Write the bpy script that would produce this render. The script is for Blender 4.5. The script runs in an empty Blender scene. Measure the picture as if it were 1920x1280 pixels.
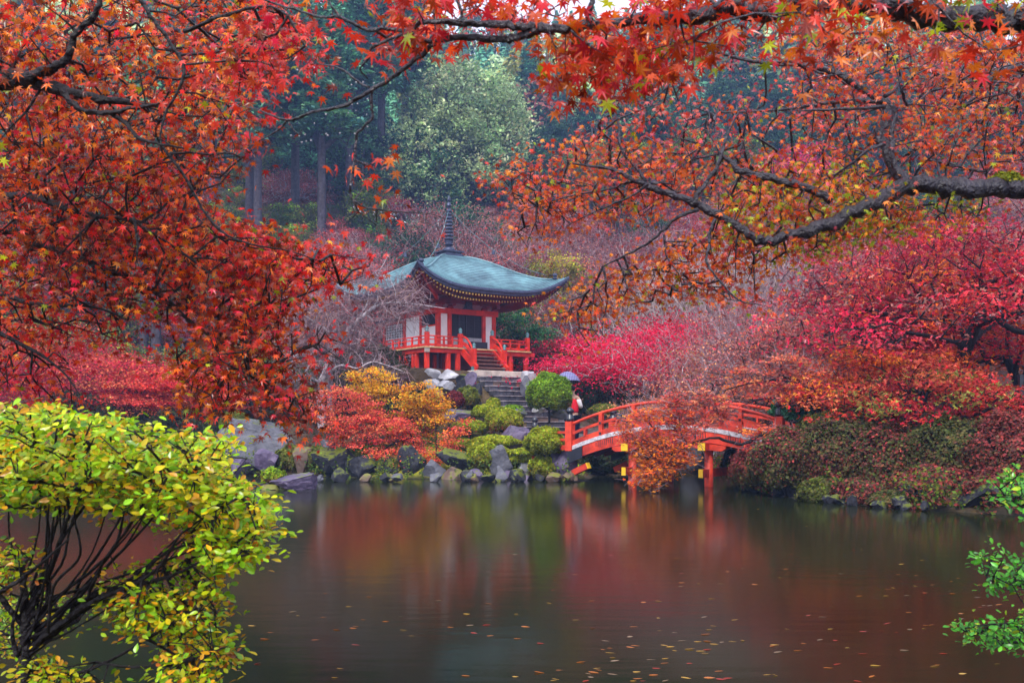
import bpy, math, random
import numpy as np
from mathutils import Vector, Matrix, noise as mnoise

# ------------------------------------------------------------------ camera, sky, light
S = bpy.context.scene
COL = S.collection
F, H, HY = 1866.7, 1.8, 800.0          # lens in photo pixels, eye height over the pond, horizon row
cam_d = bpy.data.cameras.new('camera'); cam = bpy.data.objects.new('camera', cam_d); COL.objects.link(cam)
cam.location = (0, 0, H); cam.rotation_euler = (math.radians(90), 0, 0)
cam_d.lens = 35; cam_d.sensor_width = 36; cam_d.shift_y = 160 / 1920
cam_d.clip_start = .05; cam_d.clip_end = 2000
cam_d.dof.use_dof = True; cam_d.dof.focus_distance = 30; cam_d.dof.aperture_fstop = 10
S.camera = cam
SUN_EL, SUN_AZ = math.radians(52), math.radians(200)   # azimuth clockwise from +Y
W = bpy.data.worlds.new('World'); S.world = W; W.use_nodes = True
wn, wl = W.node_tree.nodes, W.node_tree.links
for n in list(wn): wn.remove(n)
wo = wn.new('ShaderNodeOutputWorld'); bg = wn.new('ShaderNodeBackground')
sky = wn.new('ShaderNodeTexSky'); sky.sky_type = 'NISHITA'; sky.sun_disc = False
sky.sun_elevation = SUN_EL; sky.sun_rotation = SUN_AZ; sky.dust_density = 4; sky.air_density = 1.2
mx = wn.new('ShaderNodeMix'); mx.data_type = 'RGBA'; mx.inputs[0].default_value = .8
mx.inputs[7].default_value = (6.6, 6.9, 8.2, 1)         # the even cloud sheet over the valley
wl.new(sky.outputs[0], mx.inputs[6]); wl.new(mx.outputs[2], bg.inputs[0]); wl.new(bg.outputs[0], wo.inputs[0])
bg.inputs[1].default_value = .105
sd = bpy.data.lights.new('sun', 'SUN'); sun = bpy.data.objects.new('sun', sd); COL.objects.link(sun)
sd.energy = 1.5; sd.angle = math.radians(14); sd.color = (1, .96, .9)
dv = Vector((math.sin(SUN_AZ) * math.cos(SUN_EL), math.cos(SUN_AZ) * math.cos(SUN_EL), math.sin(SUN_EL)))
sun.rotation_euler = dv.to_track_quat('Z', 'Y').to_euler(); sun.location = (0, 0, 60)
S.view_settings.view_transform = 'Standard'; S.view_settings.look = 'None'
S.view_settings.exposure = 1.35; S.view_settings.gamma = 1; S.view_settings.use_curve_mapping = False
S.render.engine = 'CYCLES'
cy = S.cycles; cy.max_bounces = 6; cy.diffuse_bounces = 3; cy.glossy_bounces = 3; cy.transmission_bounces = 4
cy.volume_bounces = 0; cy.transparent_max_bounces = 8; cy.caustics_reflective = False; cy.caustics_refractive = False
cy.sample_clamp_indirect = 6; cy.use_denoising = True

def P(px, py, Y): return np.array([(px - 960) / F * Y, Y, H + (HY - py) / F * Y])
def GX(px, Y): return (px - 960) / F * Y
R = np.random.default_rng(7)

# ------------------------------------------------------------------ materials
def srgb(*c): return tuple(((x / 255) / 12.92 if x <= 10 else ((x / 255 + .055) / 1.055) ** 2.4) for x in c)
MATS = {}
def mat(name, col, rough=.6, var=.25, scale=6., bump=.15, spec=.5, col2=None, metal=0., bscale=None, detail=6, coat=0.):
    m = bpy.data.materials.new(name); m.use_nodes = True; nt = m.node_tree; N, L = nt.nodes, nt.links
    b = N['Principled BSDF']; tc = N.new('ShaderNodeTexCoord'); nz = N.new('ShaderNodeTexNoise')
    nz.inputs['Scale'].default_value = scale; nz.inputs['Detail'].default_value = detail; nz.inputs['Roughness'].default_value = .65
    L.new(tc.outputs['Object'], nz.inputs['Vector'])
    r = N.new('ShaderNodeValToRGB'); c2 = col2 or tuple(x * (1 - var * 1.4) for x in col)
    r.color_ramp.elements[0].position = .34; r.color_ramp.elements[0].color = (*c2, 1)
    r.color_ramp.elements[1].position = .68; r.color_ramp.elements[1].color = (*[min(1, x * (1 + var * .5)) for x in col], 1)
    L.new(nz.outputs['Fac'], r.inputs[0]); L.new(r.outputs[0], b.inputs['Base Color'])
    b.inputs['Roughness'].default_value = rough; b.inputs['Specular IOR Level'].default_value = spec; b.inputs['Metallic'].default_value = metal
    b.inputs['Coat Weight'].default_value = coat
    if bump:
        n2 = N.new('ShaderNodeTexNoise'); n2.inputs['Scale'].default_value = bscale or scale * 4; n2.inputs['Detail'].default_value = 8
        L.new(tc.outputs['Object'], n2.inputs['Vector'])
        bp = N.new('ShaderNodeBump'); bp.inputs['Strength'].default_value = bump; bp.inputs['Distance'].default_value = .05
        L.new(n2.outputs['Fac'], bp.inputs['Height']); L.new(bp.outputs[0], b.inputs['Normal'])
    MATS[name] = m; return m
def leafmat(name, rough=.35, trans=.35, spec=.5):
    m = bpy.data.materials.new(name); m.use_nodes = True; N, L = m.node_tree.nodes, m.node_tree.links
    b = N['Principled BSDF']; a = N.new('ShaderNodeAttribute'); a.attribute_name = 'col'
    t = N.new('ShaderNodeBsdfTranslucent'); mxs = N.new('ShaderNodeMixShader'); mxs.inputs[0].default_value = trans
    L.new(a.outputs['Color'], b.inputs['Base Color']); L.new(a.outputs['Color'], t.inputs[0])
    b.inputs['Roughness'].default_value = rough; b.inputs['Specular IOR Level'].default_value = spec
    L.new(b.outputs[0], mxs.inputs[1]); L.new(t.outputs[0], mxs.inputs[2]); L.new(mxs.outputs[0], N['Material Output'].inputs[0])
    MATS[name] = m; return m
leafmat('leaf_wet', .25, .42, .42); leafmat('leaf_soft', .6, .38, .15); leafmat('needle', .6, .15, .25)
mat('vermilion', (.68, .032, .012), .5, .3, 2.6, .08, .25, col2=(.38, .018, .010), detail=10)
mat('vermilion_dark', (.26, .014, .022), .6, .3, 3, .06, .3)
mat('bridge_red', (.68, .058, .022), .5, .4, 2.4, .12, .3, col2=(.30, .022, .014), detail=10)
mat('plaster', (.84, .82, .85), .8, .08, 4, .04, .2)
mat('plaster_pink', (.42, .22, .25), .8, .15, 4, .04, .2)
mat('lattice_dark', (.022, .018, .03), .6, .3, 8, .05)
mat('lattice_white', (.62, .6, .64), .6, .1, 8, .05)
mat('deck_edge', (.62, .38, .17), .6, .3, 6, .1)
mat('gold', (.75, .42, .07), .35, .1, 5, 0, .5, metal=.3)
mat('yellow_paint', (.85, .50, .01), .45, .12, 5, .04)
mat('bronze', (.055, .065, .12), .45, .4, 7, .15, .5, metal=.4)
mat('black_metal', (.010, .011, .022), .3, .3, 8, .05, .6)
mat('green_bronze', (.10, .22, .24), .5, .3, 9, .1)
mat('wood_weathered', (.20, .085, .06), .65, .4, 5, .2, col2=(.09, .035, .03))
mat('white_board', (.60, .56, .60), .6, .35, 9, .1, col2=(.25, .23, .25))
mat('stone_grey', (.11, .11, .135), .65, .5, 1.6, .9, .45, col2=(.045, .045, .06), bscale=7)
mat('stone_pale', (.50, .49, .52), .7, .4, 1.3, .8, .35, col2=(.15, .14, .16), bscale=6)
mat('stone_purple', (.115, .085, .15), .6, .5, 1.5, .9, .5, col2=(.045, .03, .07), bscale=7)
mat('stone_dark', (.032, .032, .042), .6, .6, 2.2, .9, .22, col2=(.010, .010, .014), bscale=8)
mat('stone_tan', (.15, .10, .075), .65, .4, 2, .8, .35, col2=(.10, .06, .05), bscale=8)
mat('stone_step', (.07, .068, .085), .45, .5, 2.5, .6, .5, col2=(.015, .015, .02), bscale=9)
mat('step_top', (.34, .29, .30), .5, .5, 2.5, .5, .5, col2=(.11, .09, .10), bscale=9)
mat('slab', (.52, .44, .38), .55, .3, 2, .3)
mat('bark_dark', (.010, .007, .009), .5, .5, 12, .8, .25, col2=(.006, .005, .006), bscale=30)
mat('bark_wet', (.020, .016, .026), .33, .8, 9, .8, .45, col2=(.008, .006, .009), bscale=30)
mat('bark_cedar', (.075, .06, .075), .7, .5, 5, .7, .2, bscale=20)
mat('bark_pale', (.55, .49, .52), .6, .4, 8, .5, .3, col2=(.16, .13, .15), bscale=22)
mat('twig_pink', (.25, .155, .17), .6, .3, 3, 0, .2)
mat('twig_pale', (.42, .34, .32), .6, .3, 3, 0, .2)
mat('skin', (.50, .28, .20), .5, .05, 3, 0); mat('hair', (.012, .010, .010), .5, .1, 30, .1)
mat('cloth_red', (.72, .02, .035), .75, .1, 6, .1, .1); mat('cloth_white', (.78, .74, .78), .8, .05, 6, .1, .1)
mat('cloth_navy', (.010, .012, .035), .8, .2, 6, .1, .1); mat('cloth_purple', (.24, .16, .50), .6, .2, 6, .1)
mat('roof_tile', (.20, .21, .28), .4, .4, 4, .3)
# patinated copper roof
m = mat('copper', (.135, .27, .30), .4, .35, 1.2, .25, .5, col2=(.055, .11, .14), bscale=14)
# moss green surface with attribute colours
def attrmat(name, rough=.9, bump=.8, bscale=9, var=.5, nscale=3.):
    m = bpy.data.materials.new(name); m.use_nodes = True; N, L = m.node_tree.nodes, m.node_tree.links
    b = N['Principled BSDF']; a = N.new('ShaderNodeAttribute'); a.attribute_name = 'col'
    nz = N.new('ShaderNodeTexNoise'); nz.inputs['Scale'].default_value = nscale; nz.inputs['Detail'].default_value = 9
    mr = N.new('ShaderNodeMapRange'); mr.inputs[1].default_value = .3; mr.inputs[2].default_value = .7
    mr.inputs[3].default_value = 1 - var; mr.inputs[4].default_value = 1 + var
    tc = N.new('ShaderNodeTexCoord'); L.new(tc.outputs['Object'], nz.inputs['Vector']); L.new(nz.outputs['Fac'], mr.inputs[0])
    vm = N.new('ShaderNodeVectorMath'); vm.operation = 'SCALE'; L.new(a.outputs['Color'], vm.inputs[0]); L.new(mr.outputs[0], vm.inputs['Scale'])
    L.new(vm.outputs[0], b.inputs['Base Color']); b.inputs['Roughness'].default_value = rough; b.inputs['Specular IOR Level'].default_value = .25
    n2 = N.new('ShaderNodeTexNoise'); n2.inputs['Scale'].default_value = bscale; n2.inputs['Detail'].default_value = 8
    L.new(tc.outputs['Object'], n2.inputs['Vector']); bp = N.new('ShaderNodeBump'); bp.inputs['Strength'].default_value = bump; bp.inputs['Distance'].default_value = .08
    L.new(n2.outputs['Fac'], bp.inputs['Height']); L.new(bp.outputs[0], b.inputs['Normal']); MATS[name] = m
attrmat('ground')
def add_moss(name, amt, col=(.10, .12, .012)):
    m = MATS[name]; N, L = m.node_tree.nodes, m.node_tree.links; b = N['Principled BSDF']; src = b.inputs['Base Color'].links[0].from_socket
    g_ = N.new('ShaderNodeNewGeometry'); sx = N.new('ShaderNodeSeparateXYZ'); L.new(g_.outputs['Normal'], sx.inputs[0]); nz = N.new('ShaderNodeTexNoise'); nz.inputs['Scale'].default_value = 2.3; nz.inputs['Detail'].default_value = 9; nz.inputs['Roughness'].default_value = .7
    tc = N.new('ShaderNodeTexCoord'); L.new(tc.outputs['Object'], nz.inputs['Vector']); ml = N.new('ShaderNodeMath'); ml.operation = 'MULTIPLY_ADD'; L.new(nz.outputs['Fac'], ml.inputs[0]); ml.inputs[1].default_value = 2.2; ml.inputs[2].default_value = -1.45 + amt
    ad = N.new('ShaderNodeMath'); ad.operation = 'MULTIPLY_ADD'; L.new(sx.outputs['Z'], ad.inputs[0]); ad.inputs[1].default_value = .5; L.new(ml.outputs[0], ad.inputs[2])
    mr = N.new('ShaderNodeMapRange'); mr.inputs[1].default_value = 0; mr.inputs[2].default_value = .18; L.new(ad.outputs[0], mr.inputs[0]); mx_ = N.new('ShaderNodeMix'); mx_.data_type = 'RGBA'; L.new(mr.outputs[0], mx_.inputs[0]); L.new(src, mx_.inputs[6]); mx_.inputs[7].default_value = (*col, 1); L.new(mx_.outputs[2], b.inputs['Base Color'])
add_moss('stone_dark', .12); add_moss('stone_grey', -.05); add_moss('stone_tan', .15, (.14, .14, .02)); add_moss('stone_purple', -.12)
# umbrella plaid
m = bpy.data.materials.new('umbrella_plaid'); m.use_nodes = True; N, L = m.node_tree.nodes, m.node_tree.links
b = N['Principled BSDF']; tc = N.new('ShaderNodeTexCoord'); prev = None
for ax in ('X', 'Z'):
    wv = N.new('ShaderNodeTexWave'); wv.bands_direction = ax; wv.inputs['Scale'].default_value = 4.5; L.new(tc.outputs['Object'], wv.inputs[0])
    g = N.new('ShaderNodeMath'); g.operation = 'GREATER_THAN'; g.inputs[1].default_value = .82; L.new(wv.outputs['Fac'], g.inputs[0])
    if prev: q = N.new('ShaderNodeMath'); q.operation = 'MAXIMUM'; L.new(prev, q.inputs[0]); L.new(g.outputs[0], q.inputs[1]); prev = q.outputs[0]
    else: prev = g.outputs[0]
mm = N.new('ShaderNodeMix'); mm.data_type = 'RGBA'; mm.inputs[6].default_value = (.035, .032, .12, 1); mm.inputs[7].default_value = (.22, .22, .42, 1)
L.new(prev, mm.inputs[0]); L.new(mm.outputs[2], b.inputs['Base Color']); b.inputs['Roughness'].default_value = .45; MATS['umbrella_plaid'] = m
# pond water: a still long-exposure surface over dark silt
m = bpy.data.materials.new('pond_water'); m.use_nodes = True; N, L = m.node_tree.nodes, m.node_tree.links
b = N['Principled BSDF']; b.inputs['Base Color'].default_value = (.010, .013, .004, 1); b.inputs['Roughness'].default_value = .12
b.inputs['IOR'].default_value = 1.33; b.inputs['Specular IOR Level'].default_value = .16
tc = N.new('ShaderNodeTexCoord'); mp = N.new('ShaderNodeMapping'); mp.inputs['Scale'].default_value = (.5, 1.6, 1); L.new(tc.outputs['Object'], mp.inputs[0])
n2 = N.new('ShaderNodeTexNoise'); n2.inputs['Scale'].default_value = 2.2; n2.inputs['Detail'].default_value = 2; L.new(mp.outputs[0], n2.inputs['Vector'])
bp = N.new('ShaderNodeBump'); bp.inputs['Strength'].default_value = .05; bp.inputs['Distance'].default_value = .05
L.new(n2.outputs['Fac'], bp.inputs['Height']); L.new(bp.outputs[0], b.inputs['Normal']); MATS['pond_water'] = m

# ------------------------------------------------------------------ object helpers
def tag(o, label=None, cat=None, group=None, kind=None):
    if label: o['label'] = label
    if cat: o['category'] = cat
    if group: o['group'] = group
    if kind: o['kind'] = kind
    return o
def adopt(o, parent):
    if parent is not None:
        o.parent = parent; o.matrix_parent_inverse = Matrix.Translation(-Vector(parent.location))
def thing(name, label, cat, loc=(0, 0, 0), group=None, rz=0):
    o = bpy.data.objects.new(name, None); COL.objects.link(o); o.location = [float(x) for x in loc]; o.rotation_euler = (0, 0, rz)
    o.empty_display_size = .2
    return tag(o, label, cat, group)
def copy_tree(root, loc, rz=0, sc=(1, 1, 1), label=None, group=None):
    r = root.copy(); COL.objects.link(r); r.location = [float(x) for x in loc]; r.rotation_euler = (0, 0, rz); r.scale = sc
    if label: r['label'] = label
    if group: r['group'] = group
    for ch in root.children:
        c = ch.copy(); COL.objects.link(c); c.parent = r
        for g in ch.children:
            d = g.copy(); COL.objects.link(d); d.parent = c
    return r
class MB:
    """collects vertices and faces (arrays) and links them as one mesh"""
    def __init__(s): s.v = []; s.f3 = []; s.f4 = []; s.fn = []; s.c = []; s.n = 0; s.hascol = False
    def add(s, v, f, col=None):
        v = np.asarray(v, float).reshape(-1, 3)
        for q in f if not isinstance(f, np.ndarray) else [f]:
            if isinstance(q, np.ndarray) and q.ndim == 2: (s.f3 if q.shape[1] == 3 else s.f4).append(q + s.n)
            elif len(q) == 3: s.f3.append(np.array([q]) + s.n)
            elif len(q) == 4: s.f4.append(np.array([q]) + s.n)
            else: s.fn.append([i + s.n for i in q])
        if col is not None:
            s.hascol = True; col = np.asarray(col, float)
            s.c.append(np.broadcast_to(col, (len(v), 3)))
        else: s.c.append(np.ones((len(v), 3)))
        s.v.append(v); s.n += len(v); return s
    def mesh(s, name, material, smooth=False):
        me = bpy.data.meshes.new(name)
        v = np.concatenate(s.v) if s.v else np.zeros((0, 3))
        parts = []
        for L_, k in ((s.f3, 3), (s.f4, 4)):
            if L_: parts.append((np.concatenate(L_), k))
        nl = sum(len(a) * k for a, k in parts) + sum(len(q) for q in s.fn); npoly = sum(len(a) for a, k in parts) + len(s.fn)
        me.vertices.add(len(v)); me.vertices.foreach_set('co', v.astype(np.float32).ravel())
        me.loops.add(nl); me.polygons.add(npoly)
        loops = np.concatenate([a.ravel() for a, k in parts] + [np.array(q) for q in s.fn]) if npoly else np.zeros(0)
        me.loops.foreach_set('vertex_index', loops.astype(np.int32))
        sizes = np.concatenate([np.full(len(a), k) for a, k in parts] + [np.array([len(q) for q in s.fn], int)]).astype(np.int32)
        st = np.zeros(npoly, np.int32); st[1:] = np.cumsum(sizes)[:-1]
        me.polygons.foreach_set('loop_start', st)
        me.polygons.foreach_set('use_smooth', np.full(npoly, smooth))
        if s.hascol:
            at = me.attributes.new('col', 'FLOAT_COLOR', 'POINT'); c = np.concatenate(s.c)
            at.data.foreach_set('color', np.concatenate([c, np.ones((len(c), 1))], 1).astype(np.float32).ravel())
        me.update(calc_edges=True); me.validate()
        me.materials.append(MATS[material] if isinstance(material, str) else material)
        return me
    def build(s, name, material, parent=None, smooth=False, kind=None, label=None):
        o = bpy.data.objects.new(name, s.mesh(name, material, smooth)); COL.objects.link(o); adopt(o, parent)
        return tag(o, label, None, None, kind)
BOXF = np.array([[0, 3, 2, 1], [4, 5, 6, 7], [0, 1, 5, 4], [1, 2, 6, 5], [2, 3, 7, 6], [3, 0, 4, 7]])
def box(mb, a, b, col=None, bev=0.):
    x0, y0, z0 = a; x1, y1, z1 = b
    if not bev:
        mb.add([(x0, y0, z0), (x1, y0, z0), (x1, y1, z0), (x0, y1, z0), (x0, y0, z1), (x1, y0, z1), (x1, y1, z1), (x0, y1, z1)], BOXF, col)
    else:
        e = bev; r = [(x0 + e, y0), (x1 - e, y0), (x1, y0 + e), (x1, y1 - e), (x1 - e, y1), (x0 + e, y1), (x0, y1 - e), (x0, y0 + e)]
        inr = [(x0 + e, y0 + e), (x1 - e, y0 + e), (x1 - e, y0 + e), (x1 - e, y1 - e), (x1 - e, y1 - e), (x0 + e, y1 - e), (x0 + e, y1 - e), (x0 + e, y0 + e)]
        v = [(*p, z0) for p in r] + [(*p, z1 - e) for p in r] + [(*p, z1) for p in inr]
        f = [[i, (i + 1) % 8, 8 + (i + 1) % 8, 8 + i] for i in range(8)] + [[8 + i, 8 + (i + 1) % 8, 16 + (i + 1) % 8, 16 + i] for i in range(8)] + [[7 - i for i in range(8)], [16 + i for i in range(8)]]
        mb.add(v, f, col)
    return mb
def beam(mb, a, b, w, h, col=None, up=(0, 0, 1)):
    a = np.array(a, float); b = np.array(b, float); d = b - a; d /= np.linalg.norm(d)
    sd_ = np.cross(d, up); sd_ /= np.linalg.norm(sd_); u = np.cross(sd_, d)
    v = [p + sd_ * sx * w / 2 + u * sz * h / 2 for p in (a, b) for sx, sz in ((-1, -1), (1, -1), (1, 1), (-1, 1))]
    mb.add(v, np.array([[0, 1, 2, 3], [7, 6, 5, 4], [0, 4, 5, 1], [1, 5, 6, 2], [2, 6, 7, 3], [3, 7, 4, 0]]), col); return mb
def lathe(mb, prof, c=(0, 0, 0), n=14, col=None):
    a = np.arange(n) * 2 * np.pi / n; v = []
    for r_, z in prof: v += [(c[0] + r_ * math.cos(t), c[1] + r_ * math.sin(t), c[2] + z) for t in a]
    f = [[k * n + i, k * n + (i + 1) % n, (k + 1) * n + (i + 1) % n, (k + 1) * n + i] for k in range(len(prof) - 1) for i in range(n)]
    f += [[n - 1 - i for i in range(n)], [(len(prof) - 1) * n + i for i in range(n)]]
    mb.add(v, f, col); return mb
def catmull(pts, k=6):
    p = np.array(pts, float); p = np.vstack([2 * p[0] - p[1], p, 2 * p[-1] - p[-2]]); out = []
    for i in range(1, len(p) - 2):
        for j in range(k):
            t = j / k
            out.append(.5 * ((2 * p[i]) + (-p[i - 1] + p[i + 1]) * t + (2 * p[i - 1] - 5 * p[i] + 4 * p[i + 1] - p[i + 2]) * t * t + (-p[i - 1] + 3 * p[i] - 3 * p[i + 1] + p[i + 2]) * t ** 3))
    out.append(p[-2]); return np.array(out)
def tube(mb, pts, rad, n=8, wob=0., rng=R, col=None):
    pts = np.asarray(pts, float); m_ = len(pts); rad = np.broadcast_to(np.asarray(rad, float), (m_,))
    d = np.gradient(pts, axis=0); d /= np.linalg.norm(d, axis=1)[:, None] + 1e-9
    u = np.cross(d[0], (0.3, .2, 1)); u /= np.linalg.norm(u); a = np.arange(n) * 2 * np.pi / n; v = []
    for i in range(m_):
        u = u - d[i] * (u @ d[i]); u /= np.linalg.norm(u); w = np.cross(d[i], u)
        r_ = rad[i] * (1 + wob * rng.normal(size=n)) * (1 + wob * rng.normal())
        v.append(pts[i] + (np.cos(a) * r_)[:, None] * u + (np.sin(a) * r_)[:, None] * w)
    i, j = np.meshgrid(np.arange(m_ - 1), np.arange(n), indexing='ij'); i = i.ravel(); j = j.ravel()
    f = np.stack([i * n + j, i * n + (j + 1) % n, (i + 1) * n + (j + 1) % n, (i + 1) * n + j], 1)
    mb.add(np.concatenate(v), f, col); mb.fn.append([mb.n - n * m_ + k for k in range(n)][::-1]); mb.fn.append([mb.n - n + k for k in range(n)]); return mb
def edges_cyl(mb, A, B, ra, rb, n=5, col=None):
    A = np.asarray(A, float); B = np.asarray(B, float); d = B - A; L_ = np.linalg.norm(d, axis=1); ok = L_ > 1e-5
    A, B, d, ra, rb, L_ = A[ok], B[ok], d[ok], np.asarray(ra)[ok], np.asarray(rb)[ok], L_[ok]
    d = d / L_[:, None]; ref = np.where(np.abs(d[:, 2:3]) > .9, np.array([[1., 0, 0]]), np.array([[0, 0, 1.]]))
    u = np.cross(d, ref); u /= np.linalg.norm(u, axis=1)[:, None]; w = np.cross(d, u); a = np.arange(n) * 2 * np.pi / n
    ring = u[:, None, :] * np.cos(a)[None, :, None] + w[:, None, :] * np.sin(a)[None, :, None]
    A = A - d * (ra * .3)[:, None]; B = B + d * (rb * .3)[:, None]
    v = np.concatenate([A[:, None] + ring * ra[:, None, None], B[:, None] + ring * rb[:, None, None]], 1).reshape(-1, 3)
    k = np.arange(len(A))[:, None] * 2 * n; j = np.arange(n)[None]
    f = np.stack([k + j, k + (j + 1) % n, k + n + (j + 1) % n, k + n + j], 2).reshape(-1, 4)
    mb.add(v, f, col); return mb

# ------------------------------------------------------------------ leaves
def star_leaf():
    ang = np.radians([-138, -92, -46, 0, 46, 92, 138]); ln = [.42, .72, .95, 1.1, .95, .72, .42]; v = [(0, 0, 0)]
    na = np.radians([-162, -115, -69, -23, 23, 69, 115, 162]); nr = [.16, .26, .31, .34, .34, .31, .26, .16]; o = []
    for i in range(7): o += [(na[i], nr[i]), (ang[i], ln[i])]
    o.append((na[7], nr[7]))
    for t, r_ in o: v.append((r_ * math.sin(t), r_ * math.cos(t), -.22 * r_ * r_))
    f = [[0, i + 1, i] for i in range(1, len(o))]
    v += [(-.012, -.12, 0), (.012, -.12, 0), (.0, -.75, -.18)]; f.append([len(v) - 3, len(v) - 2, len(v) - 1])
    return np.array(v), np.array(f)
def oval_leaf():
    v = [(0, -.5, 0), (.2, -.15, .04), (.27, .15, .05), (.17, .4, .0), (0, .52, -.06), (-.17, .4, .0), (-.27, .15, .05), (-.2, -.15, .04), (0, .1, -.02)]
    return np.array(v), np.array([[8, i, (i + 1) % 8] for i in range(8)])
QUAD = (np.array([(0, -.5, 0), (.34, 0, .06), (0, .55, 0), (-.34, 0, .06)]), np.array([[0, 1, 2, 3]]))
TRI = (np.array([(-.5, -.3, 0), (.5, -.3, 0), (0, .6, 0)]), np.array([[0, 1, 2]]))
FIVE = (np.array([(0, 0, 0), (.16, .2, 0), (0, .62, -.05), (-.16, .2, 0), (.5, .34, -.05), (-.5, .34, -.05), (.45, -.15, -.04), (-.45, -.15, -.04)]), np.array([[0, 1, 2, 3], [0, 6, 4, 1], [0, 3, 5, 7]]))
STAR, OVAL = star_leaf(), oval_leaf()
def rots(nrm, rng, spin=None, face=None):
    nrm = nrm / (np.linalg.norm(nrm, axis=1)[:, None] + 1e-9); N_ = len(nrm)
    t = rng.normal(size=(N_, 3)) if face is None else face + rng.normal(size=(N_, 3)) * .35
    y = t - nrm * np.sum(t * nrm, 1)[:, None]; y /= np.linalg.norm(y, axis=1)[:, None] + 1e-9; x = np.cross(y, nrm)
    return np.stack([x, y, nrm], 2)
def add_leaves(mb, pos, Rm, size, cols, tpl):
    tv, tf = tpl; v = pos[:, None, :] + np.einsum('nij,mj->nmi', Rm, tv) * size[:, None, None]
    f = (np.arange(len(pos))[:, None, None] * len(tv) + tf[None]).reshape(-1, tf.shape[1])
    mb.add(v.reshape(-1, 3), f, np.repeat(cols, len(tv), 0)); return mb
def pick(pal, n, rng, w=None, var=.18):
    pal = np.array(pal, float); c = pal[rng.choice(len(pal), n, p=None if w is None else np.array(w) / sum(w))]
    return np.clip(c * np.exp(rng.normal(size=(n, 1)) * var) * np.exp(rng.normal(size=(n, 3)) * .08), 0, 1)

# ------------------------------------------------------------------ skeleton growth
def grow(start, att, alpha=.35, seg=.5, jit=.08, sag=0., rng=R, plen0=None, par0=None):
    """joins every attractor to the nearest (and best connected) node; returns nodes, parents, index of each attractor"""
    start = np.asarray(start, float); cap = len(start) + len(att) * 6 + 10
    nd = np.zeros((cap, 3)); par = np.full(cap, -1); pl = np.zeros(cap); n = len(start); nd[:n] = start
    par[:n] = np.arange(n) - 1 if par0 is None else par0
    for i in range(1, n): pl[i] = 0 if par[i] < 0 else pl[par[i]] + np.linalg.norm(nd[i] - nd[par[i]])
    if plen0 is not None: pl[:n] = plen0
    dmin = np.min(np.linalg.norm(att[:, None, :] - start[None, ::max(1, n // 60)], axis=2), 1)
    order = np.argsort(dmin + rng.random(len(att)) * .05 * dmin.max()); tip = np.zeros(len(att), int)
    for ai in order:
        a = att[ai]; dd = np.linalg.norm(nd[:n] - a, axis=1); j = int(np.argmin(dd + alpha * pl[:n])); L_ = dd[j]
        k = int(min(5, max(1, round(L_ / seg)))); p0 = nd[j]; last = j
        for q in range(1, k + 1):
            t = q / k; p = p0 * (1 - t) + a * t
            if q < k: p = p + rng.normal(size=3) * jit * L_ + np.array([0, 0, sag * L_ * 4 * t * (1 - t)])
            nd[n] = p; par[n] = last; pl[n] = pl[last] + L_ / k; last = n; n += 1
        tip[ai] = last
    return nd[:n], par[:n], tip
def radii(par, tips, r0, p=.45, rmax=9.):
    c = np.zeros(len(par)); np.add.at(c, tips, 1.)
    for i in range(len(par) - 1, -1, -1):
        if par[i] >= 0: c[par[i]] += c[i]
    return np.minimum(r0 * np.maximum(c, .8) ** p, rmax)
def skeleton_mesh(mb, nd, par, rad, n=5, skip=0):
    i = np.arange(len(nd)); k = (par >= 0) & (i >= skip); i = i[k]
    edges_cyl(mb, nd[par[i]], nd[i], rad[par[i]] if not skip else np.minimum(rad[par[i]], rad[i] * 1.6), rad[i], n); return mb

# ------------------------------------------------------------------ the pond, the ground, the air
POND = np.array([(-22, 37), (-10.6, 37.3), (-7, 36.1), (-3.64, 34.4), (-1.1, 34.2), (.73, 34.2), (1.2, 33.7), (1.9, 32.5), (2.5, 33.2), (2.9, 36), (3.8, 39),
                 (6.8, 39.3), (8.1, 35), (7.6, 31), (6.75, 29.0), (7.0, 25.6), (7.95, 23.3), (8.8, 22.1), (9.45, 21), (10.5, 20.2), (9.6, 16.5), (5.9, 9.5),
                 (4.5, 7), (3.9, 5.2), (2.8, 4.0), (0, 3.5), (-3, 3.8), (-4.4, 5.4), (-5.4, 8), (-9.2, 14), (-18, 22), (-27, 30)])
def pond_dist(x, y):
    """signed distance to the pond edge, positive on land"""
    x = np.asarray(x, float); y = np.asarray(y, float); d = np.full(x.shape, 1e9); ins = np.zeros(x.shape, bool); n = len(POND)
    for i in range(n):
        a, b = POND[i], POND[(i + 1) % n]; e = b - a; t = np.clip(((x - a[0]) * e[0] + (y - a[1]) * e[1]) / (e @ e), 0, 1)
        d = np.minimum(d, np.hypot(x - a[0] - t * e[0], y - a[1] - t * e[1]))
        c = ((a[1] > y) != (b[1] > y)); xi = a[0] + (y - a[1]) / (e[1] + 1e-12) * e[0]; ins ^= c & (x < xi)
    return np.where(ins, -d, d)
def ss(a, b, x): t = np.clip((x - a) / (b - a), 0, 1); return t * t * (3 - 2 * t)
PC = np.array([-3.165, 50.0]); TH = math.radians(35.3); CT, ST = math.cos(TH), math.sin(TH)
def uv_of(x, y): return (x - PC[0]) * CT + (y - PC[1]) * ST, (x - PC[0]) * ST - (y - PC[1]) * CT     # along the hall front, out of it
def LW(u, t, z=0): return np.array([PC[0] + u * CT + t * ST, PC[1] + u * ST - t * CT, z])
def vnoise(x, y, s, seed=0):
    return (np.sin(x / s * 1.7 + seed) * np.cos(y / s * 1.3 - seed * 2) + .5 * np.sin(x / s * 3.9 - y / s * 2.7 + seed) + .25 * np.sin(x / s * 7.3 + y / s * 8.9 + seed * 3)) / 1.75
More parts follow.
